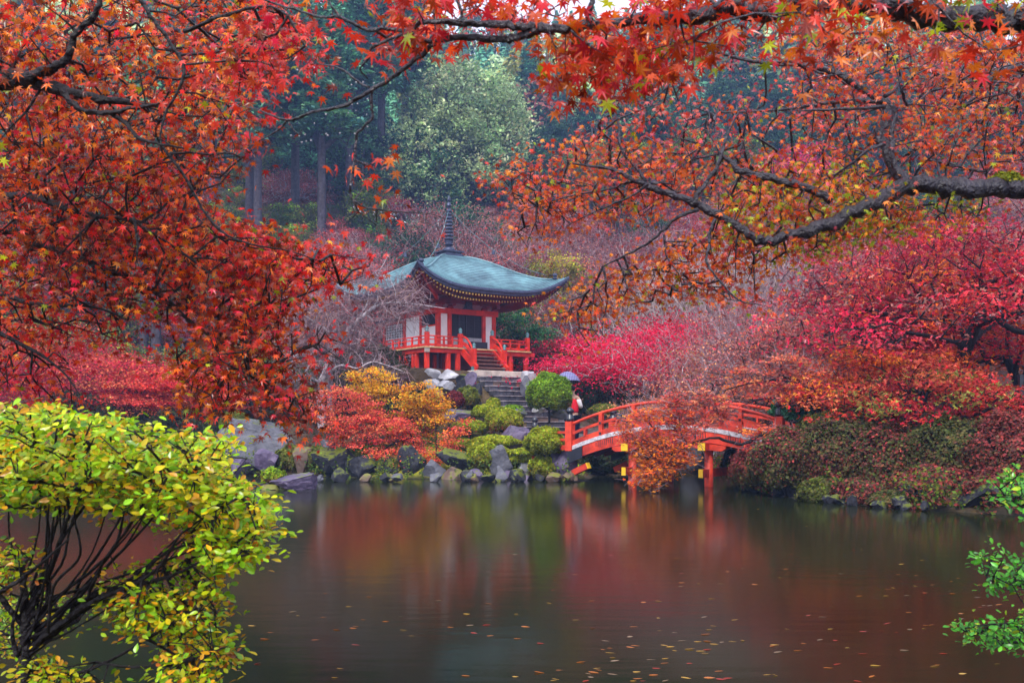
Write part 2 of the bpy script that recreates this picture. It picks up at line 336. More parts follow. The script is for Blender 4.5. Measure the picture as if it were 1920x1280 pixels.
def height(x, y):
    x = np.asarray(x, float); y = np.asarray(y, float); d = pond_dist(x, y)
    z = np.where(d < 0, -1.1 * ss(0, 1.6, -d), .42 * ss(0, .8, d) + 1.3 * ss(.4, 6.5, d))
    near = 1 - ss(5, 16, y); z = np.where(d > 0, z * (1 - near) + near * (.25 * ss(0, .5, d) + .1 * ss(.5, 4, d)), z)
    u, t = uv_of(x, y); t2 = np.where(t > 4.45, 4.45 + (t - 4.45) * 3.2, t); r = np.maximum(np.abs(u), np.abs(t2)); r = np.maximum(r, np.hypot(u, t2) * .8)
    m = 1 - ss(4.6, 7.6, r); r1 = np.maximum(np.hypot(u, t), 4); z = np.where(d > 0, z + 1.1 * (1 - ss(5, 10.5, r1)) * ss(1, 4, d), z); z = np.where(d > 0, np.maximum(z, z + (4.33 - z) * m), z)
    st = (np.abs(u + .45) < 1.9) & (t > 4.6) & (t < 10)                       # the ramp under the stone stairs
    ramp = 4.05 - (t - 5.2) * .655; z = np.where(st & (d > 0), np.minimum(np.maximum(ramp - .12, 1.6), np.where(t < 9.2, 9, z)), z)
    rb = ss(12, 30, x) * ss(14, 24, y); z = z + rb * 1.5 * (d > 0)
    hill = np.maximum(0, y - 57 + .12 * np.abs(x)); cap = 136. - .1 * x + 8 * np.sin(x / 31.) - 76 * ss(22, 84, x)
    hl = np.where(hill < cap, hill, cap) * .47; hl = hl * ss(0, 14, hill) - np.maximum(0, hill - cap) * .3
    z = z + hl + vnoise(x, y, 26, 2) * ss(5, 60, hill) * 4 + vnoise(x, y, 3.1, 1) * .12 * (d > 1) + vnoise(x, y, .9, 4) * .04 * (d > .3)
    sid = ss(30, 75, np.abs(x)) * ss(20, 60, y); return z + sid * 6
def hz(x, y): return float(height(np.array([x]), np.array([y]))[0])
def axis(segs):
    o = []
    for a, b, s_ in segs: o += list(np.arange(a, b, s_))
    return np.array(o + [segs[-1][1]])
xs = axis([(-240, -60, 9), (-60, -16, 1.6), (-16, 15, .3), (15, 60, 1.6), (60, 240, 9)])
ys = axis([(-18, 2, 2), (2, 20, .8), (20, 50, .3), (50, 90, 1.2), (90, 300, 5)])
Xg, Yg = np.meshgrid(xs, ys); Zg = height(Xg, Yg)
dg = pond_dist(Xg, Yg)
nn = vnoise(Xg, Yg, 2.3, 5) * .5 + .5
litter = np.array((.060, .032, .018)); moss = np.array((.17, .185, .018)); mossy = np.array((.26, .24, .015)); path = np.array((.12, .10, .10)); silt = np.array((.02, .018, .012))
cg = litter * (1 - nn[..., None] * .5) + np.array((.07, .06, .015)) * nn[..., None] * .5
isl = (ss(-7, -4, Xg) * (1 - ss(2.0, 2.8, Xg)) * (1 - ss(38.5, 40, Yg)) * ss(30, 33, Yg) * (dg > .2))[..., None]
cg = cg * (1 - isl) + (moss * (1 - nn[..., None]) + mossy * nn[..., None]) * isl
pth = (ss(.8, 1.6, Xg) * (1 - ss(8, 12, Xg)) * ss(38.6, 39.2, Yg) * (1 - ss(43.6, 45, Yg)))[..., None]
pth = pth * ss(1.2, 2., dg)[..., None]; cg = cg * (1 - pth) + path * pth; cg = np.where((dg < .1)[..., None], silt, cg)
g = MB(); ny, nx = Xg.shape; ii, jj = np.meshgrid(np.arange(ny - 1), np.arange(nx - 1), indexing='ij'); ii = ii.ravel(); jj = jj.ravel()
g.add(np.stack([Xg, Yg, Zg], -1).reshape(-1, 3), np.stack([ii * nx + jj, ii * nx + jj + 1, (ii + 1) * nx + jj + 1, (ii + 1) * nx + jj], 1), cg.reshape(-1, 3))
tag(g.build('ground', 'ground', smooth=True), 'leaf littered earth, mossy on the island and rising to a steep wooded hillside', None, None, 'structure')
w = MB(); w.add([(-40, 2, 0), (24, 2, 0), (24, 42, 0), (-40, 42, 0)], [[0, 1, 2, 3]])
tag(w.build('pond_water', 'pond_water'), 'still dark green brown pond water reflecting the red maples', None, None, 'structure')
hb = MB(); box(hb, (-238, -17, -3.0), (238, 298, 125)); hm = bpy.data.materials.new('haze'); hm.use_nodes = True
N, L = hm.node_tree.nodes, hm.node_tree.links; N.remove(N['Principled BSDF']); pv = N.new('ShaderNodeVolumePrincipled')
pv.inputs['Color'].default_value = (.34, .52, 1., 1); pv.inputs['Density'].default_value = .0009; pv.inputs['Anisotropy'].default_value = .1
L.new(pv.outputs[0], N['Material Output'].inputs['Volume'])
hz_o = hb.build('haze', hm, kind='stuff'); hz_o['label'] = 'thin blue rain haze hanging over the valley'

# ------------------------------------------------------------------ generic trees
RED = [(.50, .018, .022), (.60, .04, .02), (.42, .012, .03)]
CRIM = [(.50, .016, .05), (.42, .014, .045), (.60, .04, .06), (.28, .012, .03)]
CORAL = [(.72, .13, .07), (.62, .065, .045), (.76, .20, .07), (.48, .045, .045)]
ORANGE = [(.78, .17, .016), (.70, .10, .014), (.80, .26, .02)]
YELLOW = [(.62, .34, .012), (.66, .24, .012), (.50, .36, .02), (.60, .16, .02)]
GREENS = [(.10, .20, .018), (.16, .26, .02), (.06, .13, .015)]
PINKD = [(.34, .10, .10), (.28, .07, .075), (.40, .15, .12), (.22, .07, .06)]
DKGRN = [(.035, .10, .05), (.055, .14, .06), (.02, .06, .035)]
CEDAR = [(.08, .25, .14), (.13, .33, .17), (.04, .13, .09)]
SAGE = [(.36, .47, .22), (.27, .38, .18), (.44, .54, .26)]
OLIVE = [(.16, .17, .03), (.12, .14, .025), (.20, .19, .035)]
def pads_maple(h, w, n, rng, zlo=.3, flat=.05):
    out = []
    for i in range(n):
        r = math.sqrt(rng.random()) * .95; a = rng.random() * 2 * math.pi; top = 1 - .55 * r ** 2
        z = h * (zlo + (top - zlo) * rng.random() ** .6); s = w * (.13 + .10 * rng.random())
        out.append((np.array([math.cos(a) * r * w * .5, math.sin(a) * r * w * .5, z]), np.array([s, s, h * flat * (.7 + rng.random())])))
    return out
def pads_dome(h, w, n, rng, zlo=.25):
    out = []
    for i in range(n):
        a = rng.random() * 2 * math.pi; e = math.acos(1 - rng.random() * 1.15); r = (.55 + .45 * rng.random() ** .4)
        c = np.array([math.cos(a) * math.sin(e) * r * w * .5, math.sin(a) * math.sin(e) * r * w * .5, h * zlo + h * (1 - zlo) * max(-.15, math.cos(e)) * r])
        s = w * (.07 + .06 * rng.random()); out.append((c, np.array([s, s, s * .75])))
    return out
def pads_cone(h, w, n, rng, zlo=.3):
    out = []
    for i in range(n):
        t = rng.random() ** .8; z = h * (zlo + (1 - zlo) * t); rr = w * .5 * (1 - t) ** .75 * (.35 + .65 * rng.random()); a = rng.random() * 2 * math.pi
        s = w * (.10 + .08 * rng.random()) * (1.15 - .6 * t); out.append((np.array([math.cos(a) * rr, math.sin(a) * rr, z - rr * .25]), np.array([s, s, s * .42])))
    return out
def pads_column(h, w, n, rng, zlo=.5):
    out = []
    for i in range(n):
        t = rng.random(); z = h * (zlo + (1 - zlo) * t); rr = w * .5 * min(1, (1.06 - t) * 1.7) ** .7 * (.3 + .7 * rng.random()) * (.75 + .25 * math.sin(t * 22)); a = rng.random() * 2 * math.pi
        s = w * (.08 + .07 * rng.random()); out.append((np.array([math.cos(a) * rr, math.sin(a) * rr, z]), np.array([s * 1.2, s * 1.2, s * .4])))
    return out
def build_tree(root, pads, h, pal, nleaf, lsize, rng, bark='bark_dark', mat_='leaf_soft', wts=None, trunk_r=.12, natt=5, tpl=QUAD, up=1.6, lean=(0, 0),
               twig_r=.006, flat=.5, forks=1, alpha=.3, base_col=None, droop=0, tcol=None, per=None):
    k = 7; tz = np.linspace(0, h * .3 if forks else h * .95, k); starts, par0 = [], []
    for f_ in range(max(1, forks)):
        a = rng.random() * 6.28; lx, ly = (lean[0] + .12 * h * math.cos(a) * (forks > 1), lean[1] + .12 * h * math.sin(a) * (forks > 1))
        b0 = len(starts)
        for i in range(k): starts.append((lx * (i / (k - 1)) ** 1.2 + rng.normal() * .012 * h * (i > 0 and forks > 0), ly * (i / (k - 1)) ** 1.2 + rng.normal() * .012 * h * (i > 0 and forks > 0), tz[i])); par0.append(-1 if i == 0 else b0 + i - 1)
    att = np.concatenate([c + rng.normal(size=(natt, 3)) * s * .55 for c, s in pads])
    nd, par, tip = grow(starts, att, alpha, h * .09, .07, .03, rng, par0=np.array(par0))
    rad = radii(par, tip, twig_r, .5, trunk_r); rad[:7] = np.maximum(rad[:7], trunk_r * np.linspace(1.15, .8, 7))
    skeleton_mesh(MB(), nd, par, rad, 5)
    tb = MB(); skeleton_mesh(tb, nd, par, rad, 5); tb.build('trunk', bark, root, smooth=True)
    mb = MB(); npd = max(1, nleaf // len(att)); pid = np.repeat(np.arange(len(att)), npd); sc = np.concatenate([np.repeat(s[None], natt, 0) for c, s in pads])[pid]
    pos = att[pid] + rng.normal(size=(len(pid), 3)) * sc * .42
    if droop: pos[:, 2] -= droop * rng.random(len(pid)) ** 2
    nrm = rng.normal(size=(len(pid), 3)) * flat + np.array([0, 0, up * .5])
    pc = rng.normal(size=len(pads)) * .34; ph = pc[(pid // natt)]
    cols = pick(pal, len(pid), rng, wts, .2); cpad = pick(pal, len(pads), rng, wts, .1)[pid // natt]; kk = rng.random(len(pid)) < .7; cols[kk] = cpad[kk] * np.exp(rng.normal(size=(kk.sum(), 1)) * .2); cols = cols * np.exp(ph)[:, None]
    add_leaves(mb, pos, rots(nrm, rng), lsize * (.65 + .7 * rng.random(len(pid))), np.clip(cols, 0, 1), tpl)
    mb.build('crown', mat_, root, kind='stuff')
    for c_ in root.children: c_.matrix_parent_inverse = Matrix()
    return root
def seen_at(px, y): return GX(px, y)

# ---- far wood: crowns beyond the nearer hillside trees, one mass
rng = np.random.default_rng(11); mb = MB(); N_ = 0
cand = []
for y in np.arange(128, 226, 5.6):
    for x in np.arange(-.62 * y, .62 * y, 5.4): cand.append((x + rng.normal() * 1.6, y + rng.normal() * 1.8))
cand = np.array(cand); zz = height(cand[:, 0], cand[:, 1])
for (x, y), z in zip(cand, zz):
    con = rng.random() < .5; h = 11 + rng.random() * 6; wd = 5 + rng.random() * 3; nl = 620 if y < 170 else 420
    if con: t = rng.random(nl) ** .8; r_ = wd * .42 * (1 - t) ** .7; zc = h * (.2 + .8 * t); hue = np.array(CEDAR[rng.integers(3)]) * 1.5
    else: e = np.arccos(1 - rng.random(nl) * 1.2); r_ = wd * .6 * np.sin(e) * (1 + .12 * np.sin(e * 9)); zc = h * .45 + h * .5 * np.cos(e); hue = np.array((DKGRN + SAGE + OLIVE)[rng.integers(9)]) * 1.5
    if not con and rng.random() < .05: hue = np.array((.20, .06, .04))
    a = rng.random(nl) * 6.283; rr = r_ * (.72 + .28 * rng.random(nl)) * (1 + .14 * np.sin(a * 4 + zc)); d = np.stack([np.cos(a) * rr, np.sin(a) * rr, zc], 1)
    nr = np.stack([np.cos(a), np.sin(a), np.full(nl, .9)], 1) + rng.normal(size=(nl, 3)) * .45
    add_leaves(mb, d + (x, y, z), rots(nr, rng), .42 + .5 * rng.random(nl), pick([hue], nl, rng, None, .2), TRI)
tag(mb.build('far_wood', 'needle'), 'misty blue green wood covering the far hillside', None, None, 'stuff')

# ---- nearer hillside trees, copies of a few kinds
def proto(name, label, cat, fn): r = thing(name, label, cat); fn(r); return r
hp = {}
def mk(key, name, cat, padfn, h, w, npads, pal, nleaf, ls, bark, mt, **kw):
    rg = np.random.default_rng(abs(hash(key)) % 1000 if False else sum(map(ord, key)))
    r = thing(name, 'x', cat); build_tree(r, padfn(h, w, npads, rg), h, pal, nleaf, ls, rg, bark, mt, **kw); hp[key] = [r, False, (name, cat)]
mk('cedar1', 'cedar_tree', 'cedar tree', lambda h, w, n, g_: pads_cone(h, w, n, g_, .36), 19, 6.2, 150, CEDAR, 12000, .42, 'bark_cedar', 'needle', trunk_r=.34, natt=4, forks=0, twig_r=.03, up=2.2, flat=.45, alpha=.12)
mk('cedar3', 'cedar_tree', 'cedar tree', lambda h, w, n, g_: [(c + np.array([0, 0, 0]), s_) for c, s_ in pads_column(h, w, n, g_, .52)], 21.5, 7.4, 130, CEDAR + [(.10, .24, .10)], 15000, .40, 'bark_cedar', 'needle', trunk_r=.36, natt=5, forks=0, twig_r=.03, up=2.2, flat=.45, alpha=.12)
mk('cedar2', 'cedar_tree', 'cedar tree', lambda h, w, n, g_: pads_cone(h, w, n, g_, .28), 17, 7.0, 150, CEDAR + DKGRN, 12000, .45, 'bark_cedar', 'needle', trunk_r=.32, natt=4, forks=0, twig_r=.03, up=2.2, flat=.45, alpha=.12)
mk('broad', 'evergreen_tree', 'tree', pads_dome, 10, 8.5, 110, DKGRN + [(.05, .11, .04)], 9000, .36, 'bark_cedar', 'leaf_soft', trunk_r=.25, natt=4, twig_r=.02)
mk('olive', 'broadleaf_tree', 'tree', pads_dome, 8, 8, 90, OLIVE + GREENS, 8000, .30, 'bark_cedar', 'leaf_soft', trunk_r=.2, natt=4, twig_r=.015)
mk('pink', 'maple_tree', 'maple', pads_maple, 6.5, 9, 80, PINKD, 12000, .20, 'bark_pale', 'leaf_soft', trunk_r=.16, natt=7, twig_r=.014)
mk('pink2', 'maple_tree', 'maple', pads_maple, 6, 8, 70, PINKD + [(.42, .20, .10), (.34, .12, .06)], 10000, .19, 'bark_pale', 'leaf_soft', trunk_r=.15, natt=7, twig_r=.014)
mk('rosy', 'maple_tree', 'maple', pads_maple, 6, 8, 70, [(.48, .06, .07), (.42, .10, .09), (.36, .05, .06)], 10000, .19, 'bark_pale', 'leaf_soft', trunk_r=.15, natt=7, twig_r=.014)
def where(px, y):
    a = 'far left of the hall' if px < 380 else 'left of the hall' if px < 760 else 'above the hall roof' if px < 1070 else 'above the bridge' if px < 1450 else 'above the right bank'
    b = ' at the foot of the slope' if y < 70 else ' low on the slope' if y < 84 else ' halfway up the slope' if y < 97 else ' on the wooded hillside' if y < 112 else ' high on the hillside'
    return ' ' + a + b
def plant(key, px, Y, sc=1., label=None, group=None, wx=1., dz=-.1, rz=None):
    r, used, _n = hp[key]; x = GX(px, Y) if px is not None else 0; z = hz(x, Y) + dz; rz = R.random() * 6.28 if rz is None else rz
    if not used:
        hp[key][1] = True; r.location = (x, Y, z); r.rotation_euler = (0, 0, rz); r.scale = (sc * wx, sc * wx, sc)
        r['label'] = label
        if group: r['group'] = group
        return r
    return copy_tree(r, (x, Y, z), rz, (sc * wx, sc * wx, sc), label, group)
# named cedars left of the pagoda, trunks showing
for px, Y, s_, lb in ((468, 84, 1.0, 'tall blue green cedar, leftmost of the bare-stemmed group above the maples'), (484, 80, .95, 'tall cedar standing just right of the leftmost stem of the group'),
                      (553, 88, 1.05, 'cedar with shaded dark stem in the middle of the cedar group'), (603, 82, 1.0, 'cedar with lilac grey stem at the right end of the cedar group'),
                      (400, 92, 1.1, 'cedar half hidden behind the orange branches left of the cedar group'), (655, 96, 1.05, 'dark cedar behind the hanging bare branch'),
                      (715, 100, 1.1, 'dark blue cedar immediately left of the round pale green tree'), (760, 108, 1.1, 'cedar behind the left shoulder of the round pale green tree')):
    plant('cedar3', px, Y, s_, lb, 'cedars on the hillside', 1.0)
for px, Y, s_, lb in ((270, 62, .95, 'cedar with pale grey stem behind the crimson maple at the left shore'), (293, 60, 1., 'cedar with thicker pale stem beside its twin behind the left shore maple'),
                      (1226, 86, .9, 'slender cedar with straight lilac stem behind the orange sprays')):
    plant('cedar3', px, Y, s_, lb, 'cedars on the hillside', .8)
# the round pale green tree
rg = np.random.default_rng(5); Y = 105; r = thing('round_tree', 'large round pale sage green tree with visible limbs on the hillside above the pagoda', 'tree', (GX(868, Y), Y, hz(GX(868, Y), Y) - .5))
build_tree(r, pads_dome(14.5, 14.2, 260, rg, .2), 14.5, SAGE + [(.22, .32, .15)], 42000, .34, rg, 'bark_cedar', 'leaf_soft', trunk_r=.4, natt=4, twig_r=.03, forks=3, tpl=QUAD)
rg = np.random.default_rng(6); Y = 98; r = thing('round_tree', 'smaller sage green tree at the left foot of the large round tree', 'tree', (GX(790, Y), Y, hz(GX(790, Y), Y) - .5))
build_tree(r, pads_dome(10, 8.5, 120, rg, .2), 10, SAGE + DKGRN, 10000, .33, rg, 'bark_cedar', 'leaf_soft', trunk_r=.3, natt=4, twig_r=.03, forks=2)
# rows up the slope
GL = {'cedar1': 'slim misty cedar', 'cedar2': 'misty wide skirted cedar', 'broad': 'dark rounded evergreen', 'olive': 'olive green broadleaf tree', 'pink': 'dusty pink half bare maple', 'pink2': 'tawny pink half bare maple', 'rosy': 'rosy red maple'}
rng = np.random.default_rng(21)
for y in np.arange(98, 130, 7.0):
    for x in np.arange(-.56 * y, .57 * y, 6.6):
        x_ = x + rng.normal() * 1.5; y_ = y + rng.normal() * 1.6; px = 960 + F * x_ / y_
        if 690 < px < 1010 and y_ < 112: continue
        k = rng.choice(['cedar1', 'cedar2', 'broad', 'olive'], p=[.25, .25, .33, .17] if px < 1000 else [.12, .12, .5, .26])
        plant(k, px, y_, (.75 + .3 * rng.random()) * (.62 if px > 1000 and k[:5] == 'cedar' else .9), GL[k] + where(px, y_), 'trees of the wooded hillside')
for y in np.arange(60, 96, 4.6):
    for x in np.arange(-.56 * y, .57 * y, 5.2):
        x_ = x + rng.normal() * 1.2; y_ = y + rng.normal() * 1.1; px = 960 + F * x_ / y_
        if y_ < 58: continue
        if px < 700: p_ = [.42, .28, .08, .12, .10] if y_ < 76 else [.42, .40, .04, .08, .06]
        elif px < 880: p_ = [.5, .15, .12, .13, .10]
        else: p_ = [.08, .12, .35, .25, .20]
        k = rng.choice(['broad', 'olive', 'pink', 'pink2', 'rosy'], p=p_)
        if 380 < px < 680 and 74 < y_ < 100 and k == 'broad': k = 'olive'
        sc = (.5 if k in ('broad', 'olive') else .62) * (.85 + .35 * rng.random())
        plant(k, px, y_, sc, GL[k] + where(px, y_), 'trees of the wooded hillside')

# ------------------------------------------------------------------ the hall on the island (local frame: x along the front, -y out of it)
ZD, ZG, ZL = 5.49, 4.34, 7.42
hall = thing('temple_hall', 'small vermilion temple hall with curved blue green copper roof and bronze spire on the island', 'temple hall', (PC[0], PC[1], 0))
def hb_(name, mb, m, parent=None, **k): return mb.build(name, m, parent or hall, **k)
# roof: coursed copper sheets on four concave faces
def roof_z(a, r, ze=8.25, za=10.30, lift=.92):
    return ze + (za - ze) * (1 - r) ** 1.18 * (1 + .30 * math.sin(math.pi * r) * (1 - r * .4)) + lift * abs(a) ** 3.6 * r ** 3.2
def roof_w(a, r, W_=4.12, w0=.42): return (w0 + (W_ - w0) * r) * (1 + .035 * abs(a) ** 5 * r)
def roofpt(side, a, r, dz=0., off=0.):
    w_ = roof_w(a, r) + off; x, y, z = a * w_, -w_, roof_z(a, r) + dz
    for _ in range(side): x, y = -y, x
    return (x, y, z)
mb = MB(); NR, NA = 26, 36
for s_ in range(4):
    rows = []
    for i in range(NR):
        r0, r1 = i / NR, (i + 1) / NR
        rows.append([roofpt(s_, -1 + 2 * j / NA, r0, -.004) for j in range(NA + 1)])
        rows.append([roofpt(s_, -1 + 2 * j / NA, r1, .034) for j in range(NA + 1)])
    v = np.array(rows).reshape(-1, 3); n_ = NA + 1; m_ = len(rows)
    i, j = np.meshgrid(np.arange(m_ - 1), np.arange(NA), indexing='ij'); i = i.ravel(); j = j.ravel()
    mb.add(v, np.stack([i * n_ + j, i * n_ + j + 1, (i + 1) * n_ + j + 1, (i + 1) * n_ + j], 1))
roof = hb_('roof', mb, 'copper')
# vertical sheet joints, hips and the thick dark eave
for s_ in range(4):
    e = MB(); prof = [(-.0, .03), (.03, -.02), (.03, -.10), (-.03, -.13), (-.05, -.24), (-.22, -.26)]; rows = [[roofpt(s_, -1 + 2 * j / 48, 1, dz, of) for j in range(49)] for of, dz in prof]
    v = np.array(rows).reshape(-1, 3); i, j = np.meshgrid(np.arange(len(prof) - 1), np.arange(48), indexing='ij'); i = i.ravel(); j = j.ravel()
    e.add(v, np.stack([i * 49 + j, (i + 1) * 49 + j, (i + 1) * 49 + j + 1, i * 49 + j + 1], 1)); hb_('eave_edge', e, 'bronze', roof, smooth=False)
    e = MB(); tube(e, [np.array(roofpt(s_, 1, r, .03)) for r in np.linspace(.03, .86, 16)], .055, 6); hb_('hip_ridge', e, 'copper', roof, smooth=True)
    e = MB(); p = np.array(roofpt(s_, 1, .88, .02)); lathe(e, [(.09, 0), (.12, .05), (.07, .12), (.13, .2), (.11, .27), (.02, .32)], p, 8); hb_('roof_ornament', e, 'bronze', roof)
# soffit, rafters with gilt tips
for s_ in range(4):
    e = MB(); NA2 = 32
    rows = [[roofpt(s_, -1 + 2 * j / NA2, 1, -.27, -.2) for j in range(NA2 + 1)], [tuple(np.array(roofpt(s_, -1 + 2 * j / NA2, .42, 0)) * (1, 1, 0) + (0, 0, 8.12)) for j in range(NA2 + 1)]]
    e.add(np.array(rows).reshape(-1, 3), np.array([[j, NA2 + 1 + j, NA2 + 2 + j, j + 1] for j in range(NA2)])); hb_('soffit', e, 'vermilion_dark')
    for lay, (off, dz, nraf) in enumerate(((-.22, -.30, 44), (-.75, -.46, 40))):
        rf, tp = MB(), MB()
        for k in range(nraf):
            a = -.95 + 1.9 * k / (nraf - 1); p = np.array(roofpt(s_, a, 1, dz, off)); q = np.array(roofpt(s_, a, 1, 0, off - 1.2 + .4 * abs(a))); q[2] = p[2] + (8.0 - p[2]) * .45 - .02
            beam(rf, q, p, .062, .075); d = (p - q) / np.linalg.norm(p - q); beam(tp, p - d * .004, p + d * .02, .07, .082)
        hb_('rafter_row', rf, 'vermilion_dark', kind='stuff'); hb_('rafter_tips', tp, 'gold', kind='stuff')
for s_ in range(4):
    e = MB(); p = np.array(roofpt(s_, 1, 1, -.36, -.5)); q = np.array([p[0] * .45, p[1] * .45, 7.95]); beam(e, q, p, .14, .16); h_ = hb_('hip_rafter', e, 'vermilion')
    e = MB(); d = (p - q) / np.linalg.norm(p - q); beam(e, p, p + d * .03, .15, .17); hb_('rafter_cap', e, 'gold', h_)
# spire (rings), base steps and stay chains
sp = MB()
for k, (w_, z0, z1) in enumerate(((.62, 10.16, 10.30), (.52, 10.30, 10.42), (.45, 10.42, 10.52), (.56, 10.52, 10.58))): box(sp, (-w_, -w_, z0), (w_, w_, z1))
hb_('spire_base', sp, 'bronze')
sp = MB(); lathe(sp, [(.30, 10.58), (.31, 10.70), (.20, 10.80), (.12, 10.83)], n=16); hb_('spire_bowl', sp, 'bronze', smooth=True)
sp = MB(); lathe(sp, [(.12, 10.83), (.24, 10.95), (.19, 11.0), (.22, 11.14), (.12, 11.17)], n=12); hb_('spire_lotus', sp, 'bronze')
sp = MB(); lathe(sp, [(.055, 10.8), (.045, 13.0)], n=8); hb_('spire_pole', sp, 'bronze')
for k in range(9):
    e = MB(); z = 11.24 + k * .175; rr = .235 - .012 * k; lathe(e, [(rr - .05, z - .05), (rr, z - .05), (rr + .01, z), (rr - .02, z + .045), (.06, z + .06)], n=16); hb_('spire_ring', e, 'bronze')
sp = MB(); lathe(sp, [(.05, 12.78), (.13, 12.9), (.10, 13.0), (.04, 13.08), (.09, 13.15), (.10, 13.22), (.05, 13.32), (.005, 13.42)], n=12); hb_('spire_jewel', sp, 'bronze')
for s_ in range(4):
    e = MB(); a = np.array([0, 0, 12.75]); b = np.array(roofpt(s_, 1, .8, .25)); t = np.linspace(0, 1, 14)[:, None]; pts = a * (1 - t) + b * t - np.array([0, 0, .55]) * (4 * t * (1 - t))
    tube(e, pts, .012, 4); c_ = hb_('stay_chain', e, 'green_bronze')
    e = MB(); p = pts[6]; lathe(e, [(.02, .0), (.06, -.05), (.09, -.2), (.1, -.22)], p, 8); hb_('wind_bell', e, 'bronze', c_)
# walls
HW = 1.6; col_x = (-1.6, -.99, .99, 1.6)
def colm(x, y, z0=ZD, z1=ZL + .3, w_=.105, nm='column'): e = MB(); box(e, (x - w_, y - w_, z0), (x + w_, y + w_, z1), bev=.02); return hb_(nm, e, 'vermilion')
for x in col_x: colm(x, -HW); colm(x, HW)
for y in (-.0,): colm(-HW, y, w_=.08); colm(HW, y, w_=.08)
def panel(name, a, b, m, parent=None): e = MB(); box(e, a, b); return hb_(name, e, m, parent)
for x0, x1 in ((-1.495, -1.095), (1.095, 1.495)):
    panel('plaster_panel', (x0, -HW - .02, ZD + .12), (x1, -HW + .03, ZL - .16), 'plaster'); panel('sill_beam', (x0, -HW - .06, ZD), (x1, -HW + .05, ZD + .12), 'vermilion')
# lattice doors
dr = panel('lattice_door', (-.885, -HW + .03, ZD + .05), (.885, -HW + .07, ZL - .1), 'lattice_dark')
for k in range(5): x = -.86 + 1.72 * k / 4; panel('door_stile', (x - .025, -HW - .02, ZD + .08), (x + .025, -HW + .03, ZL - .1), 'lattice_dark', dr)
e = MB()
for k in range(24): x = -.85 + 1.7 * k / 23; box(e, (x - .008, -HW + .0, ZD + .62), (x + .008, -HW + .03, ZL - .12))
for k in range(9): z = ZD + .7 + k * .14; box(e, (-.86, -HW + .004, z), (.86, -HW + .028, z + .012))
hb_('door_lattice', e, 'lattice_dark', dr, kind='stuff')
e = MB()
for k in range(25): x = -.86 + 1.72 * k / 24; box(e, (x - .012, -HW - .05, ZD + .08), (x + .012, -HW - .03, ZD + .66))
for k in range(9): z = ZD + .09 + k * .068; box(e, (-.87, -HW - .055, z), (.87, -HW - .026, z + .022))
hb_('white_grille', e, 'lattice_white', dr, kind='stuff')
panel('threshold', (-.9, -HW - .12, ZD), (.9, -HW + .05, ZD + .07), 'vermilion')
panel('offering_box', (-.1, -HW - .75, ZD), (.75, -HW - .35, ZD + .42), 'lattice_dark')
for y0, y1, upper in ((-1.5, -.085, True), (.085, 1.5, False)):
    z1 = ZL - .16
    if upper:
        panel('plaster_panel', (-HW - .02, y0, ZD + .12), (-HW + .03, y1, ZD + 1.18), 'plaster'); panel('window_rail', (-HW - .05, y0, ZD + 1.18), (-HW + .04, y1, ZD + 1.25), 'vermilion')
        wv_ = panel('lattice_window', (-HW + .0, y0, ZD + 1.25), (-HW + .04, y1, z1), 'lattice_dark')
        e = MB()
        for k in range(10): y = y0 + .05 + (y1 - y0 - .1) * k / 9; box(e, (-HW - .03, y - .012, ZD + 1.25), (-HW + .0, y + .012, z1))
        hb_('window_bars', e, 'lattice_dark', wv_, kind='stuff')
    else: panel('plaster_panel', (-HW - .02, y0, ZD + .12), (-HW + .03, y1, z1), 'plaster')
    panel('sill_beam', (-HW - .06, y0, ZD), (-HW + .05, y1, ZD + .12), 'vermilion'); panel('plaster_panel', (HW - .03, y0, ZD + .12), (HW + .02, y1, z1), 'plaster')
panel('plaster_panel', (-1.5, HW - .03, ZD), (1.5, HW + .02, ZL), 'plaster')
for (a, b) in (((-1.82, -HW - .13), (1.82, -HW + .09)), ((-1.82, HW - .09), (1.82, HW + .13))): panel('lintel', (a[0], a[1], ZL - .16), (b[0], b[1], ZL + .1), 'vermilion')
for sx in (-1, 1): x = sx * HW; panel('lintel', (x - .11, -HW + .10, ZL - .155), (x + .11, HW - .10, ZL + .095), 'vermilion')
for sx in (-1, 1):
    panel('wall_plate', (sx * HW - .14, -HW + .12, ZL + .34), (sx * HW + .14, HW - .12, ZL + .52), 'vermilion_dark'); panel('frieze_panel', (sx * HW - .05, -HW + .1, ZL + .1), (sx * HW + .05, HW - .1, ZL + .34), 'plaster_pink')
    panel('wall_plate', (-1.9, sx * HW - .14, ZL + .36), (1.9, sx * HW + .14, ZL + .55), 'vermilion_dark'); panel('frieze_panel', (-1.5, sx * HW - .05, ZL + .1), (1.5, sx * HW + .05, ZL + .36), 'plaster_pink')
for x in (-1.6, -.99, .99, 1.6):
    for yy in (-HW,):
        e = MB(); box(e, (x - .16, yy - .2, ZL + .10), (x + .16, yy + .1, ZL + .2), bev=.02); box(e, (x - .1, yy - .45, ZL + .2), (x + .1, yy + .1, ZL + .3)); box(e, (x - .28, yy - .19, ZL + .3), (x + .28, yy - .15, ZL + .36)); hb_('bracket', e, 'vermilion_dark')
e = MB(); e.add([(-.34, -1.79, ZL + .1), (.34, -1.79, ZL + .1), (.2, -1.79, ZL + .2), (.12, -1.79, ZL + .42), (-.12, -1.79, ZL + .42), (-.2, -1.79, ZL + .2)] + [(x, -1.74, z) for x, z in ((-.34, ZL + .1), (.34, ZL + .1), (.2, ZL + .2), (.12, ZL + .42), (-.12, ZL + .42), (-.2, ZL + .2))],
          [[0, 1, 2, 3, 4, 5], [11, 10, 9, 8, 7, 6]] + [[i, i + 6, (i + 1) % 6 + 6, (i + 1) % 6] for i in range(6)]); hb_('frog_leg_strut', e, 'bronze')
